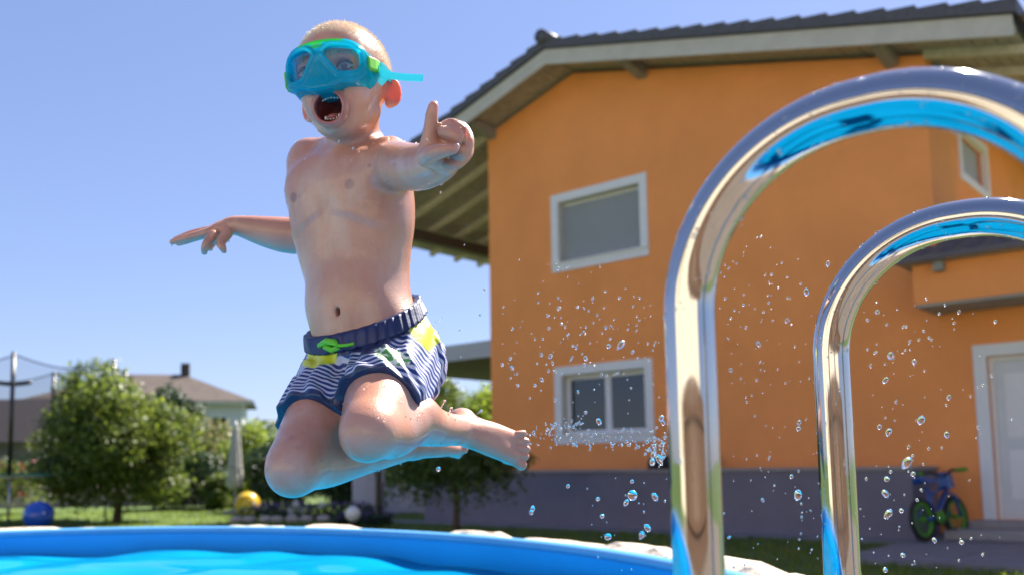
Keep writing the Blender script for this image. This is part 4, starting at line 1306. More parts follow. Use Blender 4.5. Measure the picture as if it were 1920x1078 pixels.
body.limb([B(852, 256, 1.166), B(874, 262, 1.162), B(877, 288, 1.150), B(856, 309, 1.140), B(838, 309, 1.146)], [.0082, .0078, .0072, .0068, .0058], .0018)
# gaps between the curled fingers and along the thumb
for ln in (((848, 228), (862, 236), (872, 252), (868, 270), (860, 273)), ((868, 238), (880, 258), (880, 280), (866, 298), (850, 300)), ((822, 266), (836, 269), (850, 269)), ((824, 250), (828, 262))):
    for (u0, v0), (u1, v1) in zip(ln[:-1], ln[1:]):
        for Y_ in (1.104, 1.109, 1.114, 1.119, 1.124): body.cone(B(u0, v0, Y_), B(u1, v1, Y_), .0017, .0017, .0012, 'cut')
# right arm swung back
elR, wrR = B(600, 442, 1.665), B(441, 423, 1.675)
body.limb([shR + [.008, -.01, .0], shR, B(585, 370, 1.62), elR], [.034, .036, .034, .031], .022)
body.limb([elR, B(545, 442, 1.668), B(500, 435, 1.67), wrR, B(420, 430, 1.675)], [.032, .0335, .0285, .0175, .016], .012)
body.ell(B(408, 434, 1.675), (.029, .020, .0135), [[.97, 0, .22], [0, 1, 0], [-.22, 0, .97]], .010)
body.limb([B(396, 434, 1.662), B(360, 444, 1.655), B(340, 449, 1.655), B(323, 454, 1.655)], [.0084, .0074, .0066, .0052], .003)
body.limb([B(397, 431, 1.685), B(362, 438, 1.690), B(342, 445, 1.692), B(328, 450, 1.695)], [.0082, .0072, .0064, .0052], .003)
body.limb([B(400, 436, 1.700), B(366, 446, 1.712), B(346, 453, 1.715), B(334, 457, 1.716)], [.0080, .0070, .0062, .0050], .003)
body.limb([B(400, 440, 1.650), B(388, 456, 1.638), B(384, 466, 1.640), B(383, 473, 1.650)], [.0088, .0076, .0068, .0056], .003)
body.limb([B(404, 445, 1.700), B(398, 458, 1.712), B(394, 466, 1.705)], [.0078, .0066, .0054], .003)
body.limb([B(426, 438, 1.658), B(414, 455, 1.642), B(417, 464, 1.636), B(420, 471, 1.640)], [.0105, .0085, .0068, .0050], .004)
# left leg: thigh towards the camera, shin folded back to the right
body.limb([hipL, B(716, 748, 1.385), kneeL, kneeL + [-.006, -.012, -.012]], [.062, .0545, .0420, .0330], .026)
body.limb([kneeL, B(735, 812, 1.345), B(772, 790, 1.395), B(826, 803, 1.460), ankL], [.0400, .0370, .0385, .0285, .0225], .012)
body.ell(B(776, 778, 1.405), (.036, .032, .032), None, .016)                    # calf pressed up against the thigh
body.ell(B(866, 783, 1.535), (.022, .021, .017), None, .014)                    # heel
body.ell(B(862, 822, 1.488), (.009, .008, .009), None, .010)                    # ankle bone
body.limb([ankL, B(918, 815, 1.525), B(962, 824, 1.545)], [.0235, .0225, .0155], .012)
body.limb([B(885, 818, 1.510), B(915, 832, 1.515), B(958, 852, 1.535)], [.019, .0185, .0160], .012)
for (u, v, r, u0, v0) in ((985, 812, .0062, 956, 814), (991, 827, .0062, 958, 825), (992, 841, .0064, 958, 836), (989, 855, .0070, 956, 848), (982, 871, .0094, 950, 858)):
    body.limb([B(u0, v0, 1.542), B((u0 + u) / 2, (v0 + v) / 2, 1.536), B(u - 4, v, 1.540)], [r * 1.1, r * .9, r], .0012)
# right leg
body.limb([hipR, B(600, 776, 1.425), kneeR, kneeR + [-.006, -.010, -.012]], [.058, .0495, .0415, .0330], .026)
body.limb([kneeR, B(612, 868, 1.385), B(680, 850, 1.46), ankR], [.0395, .0365, .0335, .0210], .012)
body.limb([ankR, B(820, 838, 1.595), B(856, 843, 1.625)], [.0215, .0175, .0100], .012)
for i in range(5):
    body.limb([B(846, 834 + i * 4, 1.62 + i * .01), B(870 - i * 2.5, 842 + i * 3.0, 1.632 + i * .012)], [.0066, .0055 if i else .0078], .0015)
body.ell(B(790, 815, 1.615), (.021, .020, .018), None, .012)
# knee caps under the skin
for kn_ in (kneeL, kneeR): body.ell(kn_ + [-.010, -.024, -.006], (.016, .012, .018), None, .020)
# kneecap dimples and hollow behind the calf
body.ell(nav + TF * .004, (.0048, .010, .0075), [TW, TF, [0, 0, 1]], .004, 'cut')
V, Fq = body.mesh(26)

# ---- colour of the skin, with painted ear glow, point by point
def inner(V, C, M, r):
    q = (V - C) @ np.array(M).T / np.array(r)
    return np.sqrt((q ** 2).sum(1))
base = np.array([.56, .268, .178]); col = np.tile(base, (len(V), 1))
def paint(w, c):
    global col
    w = np.clip(w, 0, 1)[:, None]; col = col * (1 - w) + np.array(c) * w
def blob(c, r, cc, amt=1.0, soft=1.0):
    d = np.linalg.norm(V - np.array(c), axis=1) / r
    paint(np.clip((1.25 - d) / (.5 * soft), 0, 1) * amt, cc)
hl_ = (V - HO) @ HM.T / (HS * mm)
em = inner(V, Hd(*MC), HM, hr(20.5, 44, 20))
face = hl_[:, 1] > 48
paint(np.clip((1.48 - em) / .16, 0, 1) * face * np.clip((hl_[:, 1] - 58) / 12, 0, 1) * .8, (.36, .09, .085))
paint((em < 1.07) & (hl_[:, 1] < 86) & (hl_[:, 1] > 20), (.13, .022, .022))
for a in (-1, 1): blob(Hd(a * 40, 62, -66), .022, (.62, .29, .22), .5, 2)
for a in (-1, 1): blob(Hd(a * 76, -16, -38), .026, (.80, .17, .07), .9, 1.2)  # red tint paints the backlight glowing through the ears
def snap(c): return V[np.argmin(np.linalg.norm(V - np.array(c), axis=1))]
blob(snap(Tp(375, .43)), .0080, (.30, .12, .10), .95, .8); blob(snap(Tp(380, -.55)), .0080, (.30, .12, .10), .95, .8)
blob(nav, .008, (.30, .15, .11), .6)
for p_ in (kneeL, kneeR): blob(p_ + [0, -.04, 0], .03, (.60, .31, .24), .5, 2)
for p_ in (B(813, 197, 1.132), B(853, 279, 1.108), B(850, 268, 1.128), B(985, 845, 1.54), B(868, 843, 1.63)): blob(p_, .012, (.66, .28, .20), .6, 1.5)
scalp = np.clip((hl_[:, 2] - 8 + np.clip(hl_[:, 1] - 30, -70, 60) * -.62 - np.abs(hl_[:, 0]) * -.02) / 10, 0, 1) * (np.linalg.norm(hl_ - [0, -6, 0], axis=1) < 104)
scalp *= (hl_[:, 2] > -45)
paint(scalp * .8, (.62, .42, .28))

M_skin, nt, p = new_mat('wet_skin')
ca = nt.nodes.new('ShaderNodeAttribute'); ca.attribute_name = 'tint'
tc = nt.nodes.new('ShaderNodeTexCoord')
no = nt.nodes.new('ShaderNodeTexNoise'); no.inputs['Scale'].default_value = 16; no.inputs['Detail'].default_value = 6
hs_ = nt.nodes.new('ShaderNodeMix'); hs_.data_type = 'RGBA'; hs_.blend_type = 'MULTIPLY'; hs_.inputs[0].default_value = 1.0
rp = nt.nodes.new('ShaderNodeValToRGB'); rp.color_ramp.elements[0].color = (.86, .80, .80, 1); rp.color_ramp.elements[1].color = (1.0, 1.0, 1.0, 1); rp.color_ramp.elements[0].position = .3; rp.color_ramp.elements[1].position = .62
nt.links.new(tc.outputs['Object'], no.inputs['Vector']); nt.links.new(no.outputs['Fac'], rp.inputs['Fac'])
nt.links.new(ca.outputs['Color'], hs_.inputs[6]); nt.links.new(rp.outputs['Color'], hs_.inputs[7]); nt.links.new(hs_.outputs[2], p.inputs['Base Color'])
p.inputs['Subsurface Weight'].default_value = .22
p.inputs['Subsurface Radius'].default_value = (1.0, .32, .18); p.inputs['Subsurface Scale'].default_value = .008
p.inputs['Roughness'].default_value = .38; p.inputs['Coat Weight'].default_value = .65; p.inputs['Coat IOR'].default_value = 1.33
n2 = nt.nodes.new('ShaderNodeTexNoise'); n2.inputs['Scale'].default_value = 38; n2.inputs['Detail'].default_value = 3
mp = nt.nodes.new('ShaderNodeMapping'); mp.inputs['Scale'].default_value = (1, 1, .45)
mr = nt.nodes.new('ShaderNodeMapRange'); mr.inputs[1].default_value = .42; mr.inputs[2].default_value = .6; mr.inputs[3].default_value = .04; mr.inputs[4].default_value = .25
nt.links.new(tc.outputs['Object'], mp.inputs[0]); nt.links.new(mp.outputs[0], n2.inputs['Vector']); nt.links.new(n2.outputs['Fac'], mr.inputs[0]); nt.links.new(mr.outputs[0], p.inputs['Coat Roughness'])
n3 = nt.nodes.new('ShaderNodeTexNoise'); n3.inputs['Scale'].default_value = 420
bp = nt.nodes.new('ShaderNodeBump'); bp.inputs['Strength'].default_value = .35; bp.inputs['Distance'].default_value = .0015
nt.links.new(tc.outputs['Object'], n3.inputs['Vector']); nt.links.new(n3.outputs['Fac'], bp.inputs['Height']); nt.links.new(bp.outputs['Normal'], p.inputs['Normal'])
# beads and runs of pool water standing on the skin
vo = nt.nodes.new('ShaderNodeTexVoronoi'); vo.inputs['Scale'].default_value = 150
m3 = nt.nodes.new('ShaderNodeMapping'); m3.inputs['Scale'].default_value = (1, 1, .7)
nt.links.new(tc.outputs['Object'], m3.inputs[0]); nt.links.new(m3.outputs[0], vo.inputs['Vector'])
m4 = nt.nodes.new('ShaderNodeMapRange'); m4.inputs[1].default_value = .0; m4.inputs[2].default_value = .28; m4.inputs[3].default_value = 1; m4.inputs[4].default_value = 0
nt.links.new(vo.outputs['Distance'], m4.inputs[0])
n5 = nt.nodes.new('ShaderNodeTexNoise'); n5.inputs['Scale'].default_value = 9
m5 = nt.nodes.new('ShaderNodeMapRange'); m5.inputs[1].default_value = .5; m5.inputs[2].default_value = .62
nt.links.new(tc.outputs['Object'], n5.inputs['Vector']); nt.links.new(n5.outputs['Fac'], m5.inputs[0])
ml = nt.nodes.new('ShaderNodeMath'); ml.operation = 'MULTIPLY'; nt.links.new(m4.outputs[0], ml.inputs[0]); nt.links.new(m5.outputs[0], ml.inputs[1])
bp2 = nt.nodes.new('ShaderNodeBump'); bp2.inputs['Strength'].default_value = .9; bp2.inputs['Distance'].default_value = .0025
nt.links.new(ml.outputs[0], bp2.inputs['Height']); nt.links.new(bp2.outputs['Normal'], p.inputs['Coat Normal'])
sf = nt.nodes.new('ShaderNodeTexNoise'); sf.inputs['Scale'].default_value = 11; sf.inputs['Detail'].default_value = 5; sf.inputs['Roughness'].default_value = .62
sm_ = nt.nodes.new('ShaderNodeMapping'); sm_.inputs['Scale'].default_value = (1, 1, .42)
nt.links.new(tc.outputs['Object'], sm_.inputs[0]); nt.links.new(sm_.outputs[0], sf.inputs['Vector'])
sr_ = nt.nodes.new('ShaderNodeMapRange'); sr_.inputs[1].default_value = .48; sr_.inputs[2].default_value = .66; sr_.inputs[3].default_value = 0; sr_.inputs[4].default_value = .26
nt.links.new(sf.outputs['Fac'], sr_.inputs[0])
sx = nt.nodes.new('ShaderNodeMix'); sx.data_type = 'RGBA'; sx.inputs[7].default_value = (.66, .56, .50, 1)
nt.links.new(sr_.outputs[0], sx.inputs[0]); nt.links.new(hs_.outputs[2], sx.inputs[6]); nt.links.new(sx.outputs[2], p.inputs['Base Color'])
ear_w = np.zeros(len(V))
for a in (-1, 1): ear_w = np.maximum(ear_w, np.clip((1.2 - np.linalg.norm(V - Hd(a * 76, -16, -38), axis=1) / .024) / .4, 0, 1))
ea = nt.nodes.new('ShaderNodeAttribute'); ea.attribute_name = 'thin'
em_ = nt.nodes.new('ShaderNodeMapRange'); em_.inputs[3].default_value = .22; em_.inputs[4].default_value = 1.0
nt.links.new(ea.outputs['Fac'], em_.inputs[0]); nt.links.new(em_.outputs[0], p.inputs['Subsurface Weight'])
raw_mesh('body', V - OFF, Fq, M_skin, person, {'tint': col, 'thin': ear_w})

# ---- short blond stubble of the scalp
hrng = np.random.default_rng(2)
cand = np.where(scalp > .35)[0]
nh_ = 16000
pick = hrng.choice(cand, nh_)
P0 = V[pick] + hrng.normal(size=(nh_, 3)) * .0012
nn = P0 - Hd(0, -6, 0); nn /= np.linalg.norm(nn, axis=1, keepdims=True)
dr_ = nn + HM[1] * .35 + hrng.normal(size=(nh_, 3)) * .35; dr_ /= np.linalg.norm(dr_, axis=1, keepdims=True)
sd = np.cross(dr_, hrng.normal(size=(nh_, 3))); sd /= np.linalg.norm(sd, axis=1, keepdims=True)
hv = np.stack([P0 - sd * .00022, P0 + sd * .00022, P0 + dr_ * hrng.uniform(.003, .0055, nh_)[:, None]], 1).reshape(-1, 3)
hair = raw_mesh('hair', hv - OFF, np.arange(3 * nh_).reshape(-1, 3), mat('blond_hair', (.85, .72, .50), .35, var=.08), person)
hair['kind'] = 'stuff'

# ---- eyes, teeth, tongue
M_eye = mat('eye_white', (.42, .39, .37), .15, var=0); M_iris = mat('iris', (.03, .05, .08), .1, var=0); M_lash = mat('lashes', (.05, .03, .02), .6, var=0)
for sg in (-1, 1):
    c = Hd(sg * 31, 73, -26)
    e = MB().sphere(c - OFF, .0115 * HS, 20, 14).build('eye', M_eye, person, smooth=True)
    fd = HM[1] * .98 + HM[2] * -.15; fd /= np.linalg.norm(fd)
    cc = c + fd * .0078 - OFF
    MB().sphere(cc, .0060, 14, 10).build('iris', M_iris, e, smooth=True)
    lid = [Hd(sg * 31 + x, 73 + 13.5 * math.cos(x / 14) - 1.0, -26 + 7.5 * math.cos(x / 12 * 1.2)) - OFF for x in np.linspace(-13, 13, 9)]
    MB().tube(lid, [.001, .0018, .0022, .0024, .0024, .0024, .0022, .0018, .001], 6).build('eyelid', M_lash, e, smooth=True)
    low = [Hd(sg * 31 + x, 73 + 13 * math.cos(x / 14) - 1.5, -26 - 7.5 * math.cos(x / 12 * 1.2)) - OFF for x in np.linspace(-12, 12, 9)]
    MB().tube(low, .0009, 6).build('lower_lid', M_lash, e, smooth=True)
    br = [Hd(sg * 31 + x, 86 - abs(x) * .25, -6 + 3 * math.cos(x / 14)) - OFF for x in np.linspace(-15, 15, 7)]
    MB().tube(br, [.0008, .0016, .002, .002, .002, .0016, .0008], 6).build('eyebrow', mat('brow', (.30, .20, .11), .7), e, smooth=True)
M_teeth = mat('teeth', (.72, .70, .64), .2, var=0)
for i in range(6):
    x = -11 + i * 4.4
    MB().sphere(Hd(x, 72 - abs(x) * .25, -97 + abs(x) * .18) - OFF, (.0023, .0020, .0036), 8, 6).build('tooth', M_teeth, person, smooth=True)
for i in range(6):
    x = -12 + i * 4.8
    MB().sphere(Hd(x, 75 - abs(x) * .3, -65 - abs(x) * .12) - OFF, (.0025, .0020, .0034), 8, 6).build('tooth', M_teeth, person, smooth=True)
tg = Field(Hd(0, 58, -98) - .04, Hd(0, 58, -98) + .04, .0025)
tg.ell(Hd(0, 56, -95), hr(14, 20, 7), HM, .004)
tv, tf_ = tg.mesh(2); raw_mesh('tongue', tv - OFF, tf_, mat('tongue_flesh', (.38, .10, .09), .35, var=.1), person)
# nails of the front hand
M_nail = mat('nail', (.66, .40, .36), .2, var=0)
MB().sphere(B(856, 276, 1.1055) - OFF, (.0042, .0026, .0046), 10, 8).build('thumb_nail', M_nail, person, smooth=True)

# ================================================================== swim shorts
def plane(p0, p1, p2):
    n_ = np.cross(p1 - p0, p2 - p0); n_ /= np.linalg.norm(n_)
    return (n_ if n_[2] > 0 else -n_), p0
WN, WP = plane(B(600, 612, 1.56), B(806, 566, 1.46), B(652, 628, 1.425))
sh = Field((-.40, 1.22, 1.02), (-.02, 1.66, 1.32), .0024)
wfn, lo, hi = torso(.008, SC[0, 2], tz(575))
def wrinkle(X, Y, Z):
    return .0016 * np.sin(190 * X + 70 * Z + 3 * np.sin(60 * Y)) + .0012 * np.sin(150 * Z - 120 * Y + 2.2 * np.sin(80 * X))
sh.put(lambda X, Y, Z: wfn(X, Y, Z) + wrinkle(X, Y, Z) * .8, lo, hi, .01)
legs_ = [(hipL, B(714, 752, 1.385), .075, .067, B(706, 768, 1.375)), (hipR, B(598, 778, 1.425), .069, .060, B(585, 808, 1.405))]
for a, b, ra, rb, hem in legs_:
    ax = (b - a) / np.linalg.norm(b - a)
    def fn(X, Y, Z, a=a, b=b, ra=ra, rb=rb, ax=ax, hem=hem):
        ab = b - a; L = float(ab @ ab)
        tt = ((X - a[0]) * ab[0] + (Y - a[1]) * ab[1] + (Z - a[2]) * ab[2]) / L
        t = np.clip(tt, 0, 1.3)
        d = np.sqrt((X - a[0] - t * ab[0]) ** 2 + (Y - a[1] - t * ab[1]) ** 2 + (Z - a[2] - t * ab[2]) ** 2) - (ra + (rb - ra) * t) + wrinkle(X, Y, Z) * 1.5
        cutp = (X - hem[0]) * ax[0] + (Y - hem[1]) * ax[1] + (Z - hem[2]) * ax[2]
        cutp = cutp + .003 * np.sin(40 * X + 25 * Y) + .0012 * np.sin(95 * X)
        return np.maximum(d, cutp)
    sh.put(fn, np.minimum(a, b) - .11, np.maximum(a, b) + .11, .012)
# open at the top: keep only what lies below the waistband
sl, X, Y, Z = sh.sub(sh.lo, sh.lo + sh.h * sh.n)
sh.d[sl] = np.maximum(sh.d[sl], (X - WP[0]) * WN[0] + (Y - WP[1]) * WN[1] + (Z - WP[2]) * WN[2] + .016)
SV, SF = sh.mesh(4)
# stripe coordinate in millimetres along each leg, running into the hip
def along(V, a, b):
    ax = (b - a) / np.linalg.norm(b - a); t = (V - a) @ ax
    return t, np.linalg.norm(V - a - np.outer(t, ax), axis=1)
tL, dL = along(SV, hipL, legs_[0][1]); tR, dR = along(SV, hipR, legs_[1][1])
wgt = 1 / (1 + np.exp((dL - dR) * 90))
stripe = (tL * wgt + tR * (1 - wgt)) * 1000
below = (SV - WP) @ WN
def near(c, r): return np.clip((1.2 - np.linalg.norm((SV - np.array(c)), axis=1) / r) / .12, 0, 1)
panel = np.maximum(near(B(806, 614, 1.455), .045) * (below < -.012), near(B(604, 656, 1.450), .034))
panel *= (below > -.062)
navy = np.clip((below + .026) / .004, 0, 1) * (1 - panel)
for (a, b, ra, rb, hem), wg in ((legs_[0], wgt > .5), (legs_[1], wgt <= .5)):
    cp_ = (SV - hem) @ ((b - a) / np.linalg.norm(b - a))
    navy = np.maximum(navy, np.clip((cp_ + .009) / .002, 0, 1) * wg)
bq = (SV - B(735, 668, 1.375))
badge = np.clip(1.2 - np.sqrt((bq @ np.array([.93, .1, -.34]) / .030) ** 2 + (bq @ np.array([.34, 0, .93]) / .013) ** 2), 0, 1) * (SV[:, 1] < 1.47)
M_short, nt, p = new_mat('striped_swim_cloth')
def attr(nm):
    q = nt.nodes.new('ShaderNodeAttribute'); q.attribute_name = nm; return q
tc = nt.nodes.new('ShaderNodeTexCoord'); no = nt.nodes.new('ShaderNodeTexNoise'); no.inputs['Scale'].default_value = 22; no.inputs['Detail'].default_value = 2
nt.links.new(tc.outputs['Object'], no.inputs['Vector'])
ma = nt.nodes.new('ShaderNodeMath'); ma.operation = 'MULTIPLY_ADD'; ma.inputs[1].default_value = 9.0
nt.links.new(no.outputs['Fac'], ma.inputs[0]); nt.links.new(attr('stripe').outputs['Fac'], ma.inputs[2])
mw = nt.nodes.new('ShaderNodeMath'); mw.operation = 'MULTIPLY'; mw.inputs[1].default_value = 2 * PI / 9.5; nt.links.new(ma.outputs[0], mw.inputs[0])
sn = nt.nodes.new('ShaderNodeMath'); sn.operation = 'SINE'; nt.links.new(mw.outputs[0], sn.inputs[0])
rp = nt.nodes.new('ShaderNodeValToRGB'); rp.color_ramp.interpolation = 'LINEAR'
rp.color_ramp.elements[0].position = .40; rp.color_ramp.elements[0].color = (.008, .022, .16, 1)
rp.color_ramp.elements[1].position = .66; rp.color_ramp.elements[1].color = (.52, .52, .62, 1)
e_ = rp.color_ramp.elements.new(.54); e_.color = (.015, .14, .48, 1)
m01 = nt.nodes.new('ShaderNodeMapRange'); m01.inputs[1].default_value = -1; m01.inputs[2].default_value = 1; nt.links.new(sn.outputs[0], m01.inputs[0]); nt.links.new(m01.outputs[0], rp.inputs['Fac'])
def over(prev, fac, colr):
    mx_ = nt.nodes.new('ShaderNodeMix'); mx_.data_type = 'RGBA'
    nt.links.new(fac, mx_.inputs[0]); nt.links.new(prev, mx_.inputs[6])
    if isinstance(colr, tuple): mx_.inputs[7].default_value = rgba(colr)
    else: nt.links.new(colr, mx_.inputs[7])
    return mx_.outputs[2]
c_ = over(rp.outputs['Color'], attr('navy').outputs['Fac'], (.012, .02, .075))
c_ = over(c_, attr('panel').outputs['Fac'], (.58, .62, .015))
nb_ = nt.nodes.new('ShaderNodeTexNoise'); nb_.inputs['Scale'].default_value = 130
nt.links.new(tc.outputs['Object'], nb_.inputs['Vector'])
rb_ = nt.nodes.new('ShaderNodeValToRGB'); rb_.color_ramp.elements[0].position = .47; rb_.color_ramp.elements[1].position = .53
rb_.color_ramp.elements[0].color = (.08, .30, .06, 1); rb_.color_ramp.elements[1].color = (.72, .74, .70, 1)
nt.links.new(nb_.outputs['Fac'], rb_.inputs['Fac'])
rg = nt.nodes.new('ShaderNodeMapRange'); rg.inputs[1].default_value = .2; rg.inputs[2].default_value = .3; nt.links.new(attr('badge').outputs['Fac'], rg.inputs[0])
c_ = over(c_, rg.outputs[0], rb_.outputs['Color'])
nt.links.new(c_, p.inputs['Base Color'])
p.inputs['Roughness'].default_value = .42; p.inputs['Coat Weight'].default_value = .35; p.inputs['Coat Roughness'].default_value = .15
nb2 = nt.nodes.new('ShaderNodeTexNoise'); nb2.inputs['Scale'].default_value = 60; nb2.inputs['Detail'].default_value = 3
bp = nt.nodes.new('ShaderNodeBump'); bp.inputs['Strength'].default_value = .5; bp.inputs['Distance'].default_value = .003
nt.links.new(tc.outputs['Object'], nb2.inputs['Vector']); nt.links.new(nb2.outputs['Fac'], bp.inputs['Height']); nt.links.new(bp.outputs['Normal'], p.inputs['Normal'])
shorts = raw_mesh('swim_shorts', SV - OFF, SF, M_short, person, {'stripe': stripe, 'panel': panel, 'navy': navy, 'badge': badge})
# waistband
wb_ = Field((-.40, 1.30, 1.12), (-.04, 1.66, 1.34), .0022)
wf2, lo, hi = torso(.0135, SC[0, 2], tz(545))
def band(X, Y, Z):
    q = (X - WP[0]) * WN[0] + (Y - WP[1]) * WN[1] + (Z - WP[2]) * WN[2]
    a = wf2(X, Y, Z) + .0016 * np.sin(420 * X + 300 * Y)
    d = np.maximum(a, np.abs(q + .006) - .013)
    return np.maximum(d, -(a + .011))
wb_.put(band, lo, hi, .002)
bv, bf = wb_.mesh(3)
raw_mesh('waistband', bv - OFF, bf, mat('navy_band', (.006, .016, .085), .5, var=.15, scale=40, coat=.1), shorts)
M_green = mat('green_cord', (.14, .55, .03), .4, var=.1)
kn = [B(598, 648, 1.437), B(612, 640, 1.425), B(628, 642, 1.418), B(636, 652, 1.418), B(622, 656, 1.42), B(608, 650, 1.425)]
MB().tube([q - OFF for q in kn], [.004, .006, .006, .005, .005, .004], 8).tube([B(632, 648, 1.416) - OFF, B(650, 647, 1.408) - OFF, B(664, 644, 1.405) - OFF], [.003, .0028, .0025], 8).build('drawstring', M_green, shorts, smooth=True)

# ================================================================== diving mask (built in head millimetres)
def box2(x, z, cx, cz, hw, hh, r):
    qx, qz = np.abs(x - cx) - (hw - r), np.abs(z - cz) - (hh - r)
    return np.sqrt(np.maximum(qx, 0) ** 2 + np.maximum(qz, 0) ** 2) + np.minimum(np.maximum(qx, qz), 0) - r
def smin(a, b, k):
    h = np.clip(.5 + .5 * (b - a) / k, 0, 1); return b * (1 - h) + a * h - k * h * (1 - h)
def outline(X, Z): return smin(box2(X, Z, 0, -24, 67, 33, 28), box2(X, Z, 0, -46, 25, 20, 17), 12)
def lens2(X, Z):
    l = box2(np.abs(X), Z, 33, -22, 27, 23, 18)
    nose = np.abs(X) * .82 + (Z + 16) * .57 - 4           # keeps the bridge free
    return np.maximum(l, -(nose - 2))
def front(X): return 110 - X ** 2 / 130.0
class HField(Field): pass
mk = HField((-90, 30, -95), (90, 130, 32), 1.6)
def shell(X, Y, Z):
    fy = front(X) - np.clip((-Z - 46) / 30, 0, 1) * -2
    tap = (fy - Y) * .10
    o2 = outline(X, Z) - tap + 3
    back = 60 - (X / 67) ** 2 * 24
    outer = np.maximum(np.maximum(o2, Y - fy), back - Y)
    cav = np.maximum(np.maximum(o2 + 5.0, Y - (fy - 5)), -1000 + 0 * Y)
    d = np.maximum(outer, -cav)
    ln = lens2(X, Z)
    d = np.maximum(d, -np.maximum(ln, (fy - 14) - Y))
    rimd = np.sqrt(np.maximum(np.abs(ln) - 1.8, 0) ** 2 + np.maximum(np.abs(Y - fy) - 1.5, 0) ** 2) - 1.3
    rimd = np.where(outline(X, Z) < 2, rimd, 50)
    fold = np.sqrt((np.abs(outline(X, Z) + 3) - 0) ** 2 + (Y - fy + 4) ** 2) - 3.2
    return smin(smin(d, rimd, 2), fold, 2)
mk.put(shell, (-90, 30, -95), (90, 130, 32), 1.0)
mv, mf = mk.mesh(4)
def Hv(v): return HO + HS * mm * (v @ HM)
col_m = np.tile(np.array([.003, .60, .76]), (len(mv), 1))
g_ = ((np.abs(mv[:, 0]) < 36) & (mv[:, 2] > 4.5) & (mv[:, 1] > front(mv[:, 0]) - 9)) | ((np.abs(mv[:, 0]) < 9) & (mv[:, 2] > -4) & (mv[:, 1] > front(mv[:, 0]) - 3))
col_m[g_] = (.10, .60, .04)
M_mask, nt, p = new_mat('teal_silicone')
ca = nt.nodes.new('ShaderNodeAttribute'); ca.attribute_name = 'tint'
nt.links.new(ca.outputs['Color'], p.inputs['Base Color']); p.inputs['Roughness'].default_value = .14; p.inputs['Coat Weight'].default_value = .5
p.inputs['Subsurface Weight'].default_value = .0
tl = nt.nodes.new('ShaderNodeBsdfTranslucent'); nt.links.new(ca.outputs['Color'], tl.inputs['Color'])
tp_ = nt.nodes.new('ShaderNodeBsdfTransparent'); tp_.inputs[0].default_value = (.10, .75, .92, 1)
m1 = nt.nodes.new('ShaderNodeMixShader'); m1.inputs[0].default_value = .5
m2_ = nt.nodes.new('ShaderNodeMixShader'); m2_.inputs[0].default_value = .44
nt.links.new(p.outputs[0], m1.inputs[1]); nt.links.new(tl.outputs[0], m1.inputs[2])
nt.links.new(m1.outputs[0], m2_.inputs[1]); nt.links.new(tp_.outputs[0], m2_.inputs[2]); nt.links.new(m2_.outputs[0], nt.nodes['Material Output'].inputs['Surface'])
mask = raw_mesh('diving_mask', Hv(mv) - OFF, mf[:, ::-1], M_mask, person, {'tint': col_m})
M_lens, nt, p = new_mat('clear_lens')
tr = nt.nodes.new('ShaderNodeBsdfTransparent'); tr.inputs[0].default_value = (.86, .93, .95, 1)
gl = nt.nodes.new('ShaderNodeBsdfGlossy'); gl.inputs['Roughness'].default_value = .06
mx = nt.nodes.new('ShaderNodeMixShader'); mx.inputs[0].default_value = .11
nt.links.new(tr.outputs[0], mx.inputs[1]); nt.links.new(gl.outputs[0], mx.inputs[2]); nt.links.new(mx.outputs[0], nt.nodes['Material Output'].inputs['Surface'])
for sg in (-1, 1):
    lf = HField((sg * 36 - 36, 90, -48), (sg * 36 + 36, 120, 12), 1.5)
    lf.put(lambda X, Y, Z, sg=sg: np.maximum(np.maximum(lens2(X, Z) - 1.2, -sg * X), np.abs(Y - front(X) + 4) - .9), lf.lo, lf.lo + lf.h * lf.n, .5)
    lv, lff = lf.mesh(2); raw_mesh('lens', Hv(lv) - OFF, lff[:, ::-1], M_lens, mask)
# buckles, strap and loose strap end
def ribbon(pts, wid, thick, upv):
    mb = MB(); n_ = len(pts)
    for i, q in enumerate(pts):
        t = pts[min(i + 1, n_ - 1)] - pts[max(i - 1, 0)]; t = t / np.linalg.norm(t)
        u_ = upv[i] if isinstance(upv, list) else upv
        u_ = u_ - t * (u_ @ t); u_ /= np.linalg.norm(u_); nr_ = np.cross(t, u_)
        for a, b in ((-1, -1), (1, -1), (1, 1), (-1, 1)): mb.v.append(tuple(q - OFF + u_ * a * wid / 2 + nr_ * b * thick / 2))
    for i in range(n_ - 1):
        for k in range(4):
            mb.f.append((i * 4 + k, i * 4 + (k + 1) % 4, (i + 1) * 4 + (k + 1) % 4, (i + 1) * 4 + k))
    mb.f += [(3, 2, 1, 0), tuple((n_ - 1) * 4 + k for k in range(4))]
    return mb
M_strap, nt, p = new_mat('clear_cyan_strap')
p.inputs['Base Color'].default_value = (.05, .50, .62, 1); p.inputs['Roughness'].default_value = .15
tp_ = nt.nodes.new('ShaderNodeBsdfTransparent'); tp_.inputs[0].default_value = (.35, .9, .95, 1)
tl = nt.nodes.new('ShaderNodeBsdfTranslucent'); tl.inputs[0].default_value = (.1, .6, .7, 1)
m1 = nt.nodes.new('ShaderNodeMixShader'); m1.inputs[0].default_value = .45; m2_ = nt.nodes.new('ShaderNodeMixShader'); m2_.inputs[0].default_value = .35
nt.links.new(p.outputs[0], m1.inputs[1]); nt.links.new(tl.outputs[0], m1.inputs[2]); nt.links.new(m1.outputs[0], m2_.inputs[1]); nt.links.new(tp_.outputs[0], m2_.inputs[2]); nt.links.new(m2_.outputs[0], nt.nodes['Material Output'].inputs['Surface'])
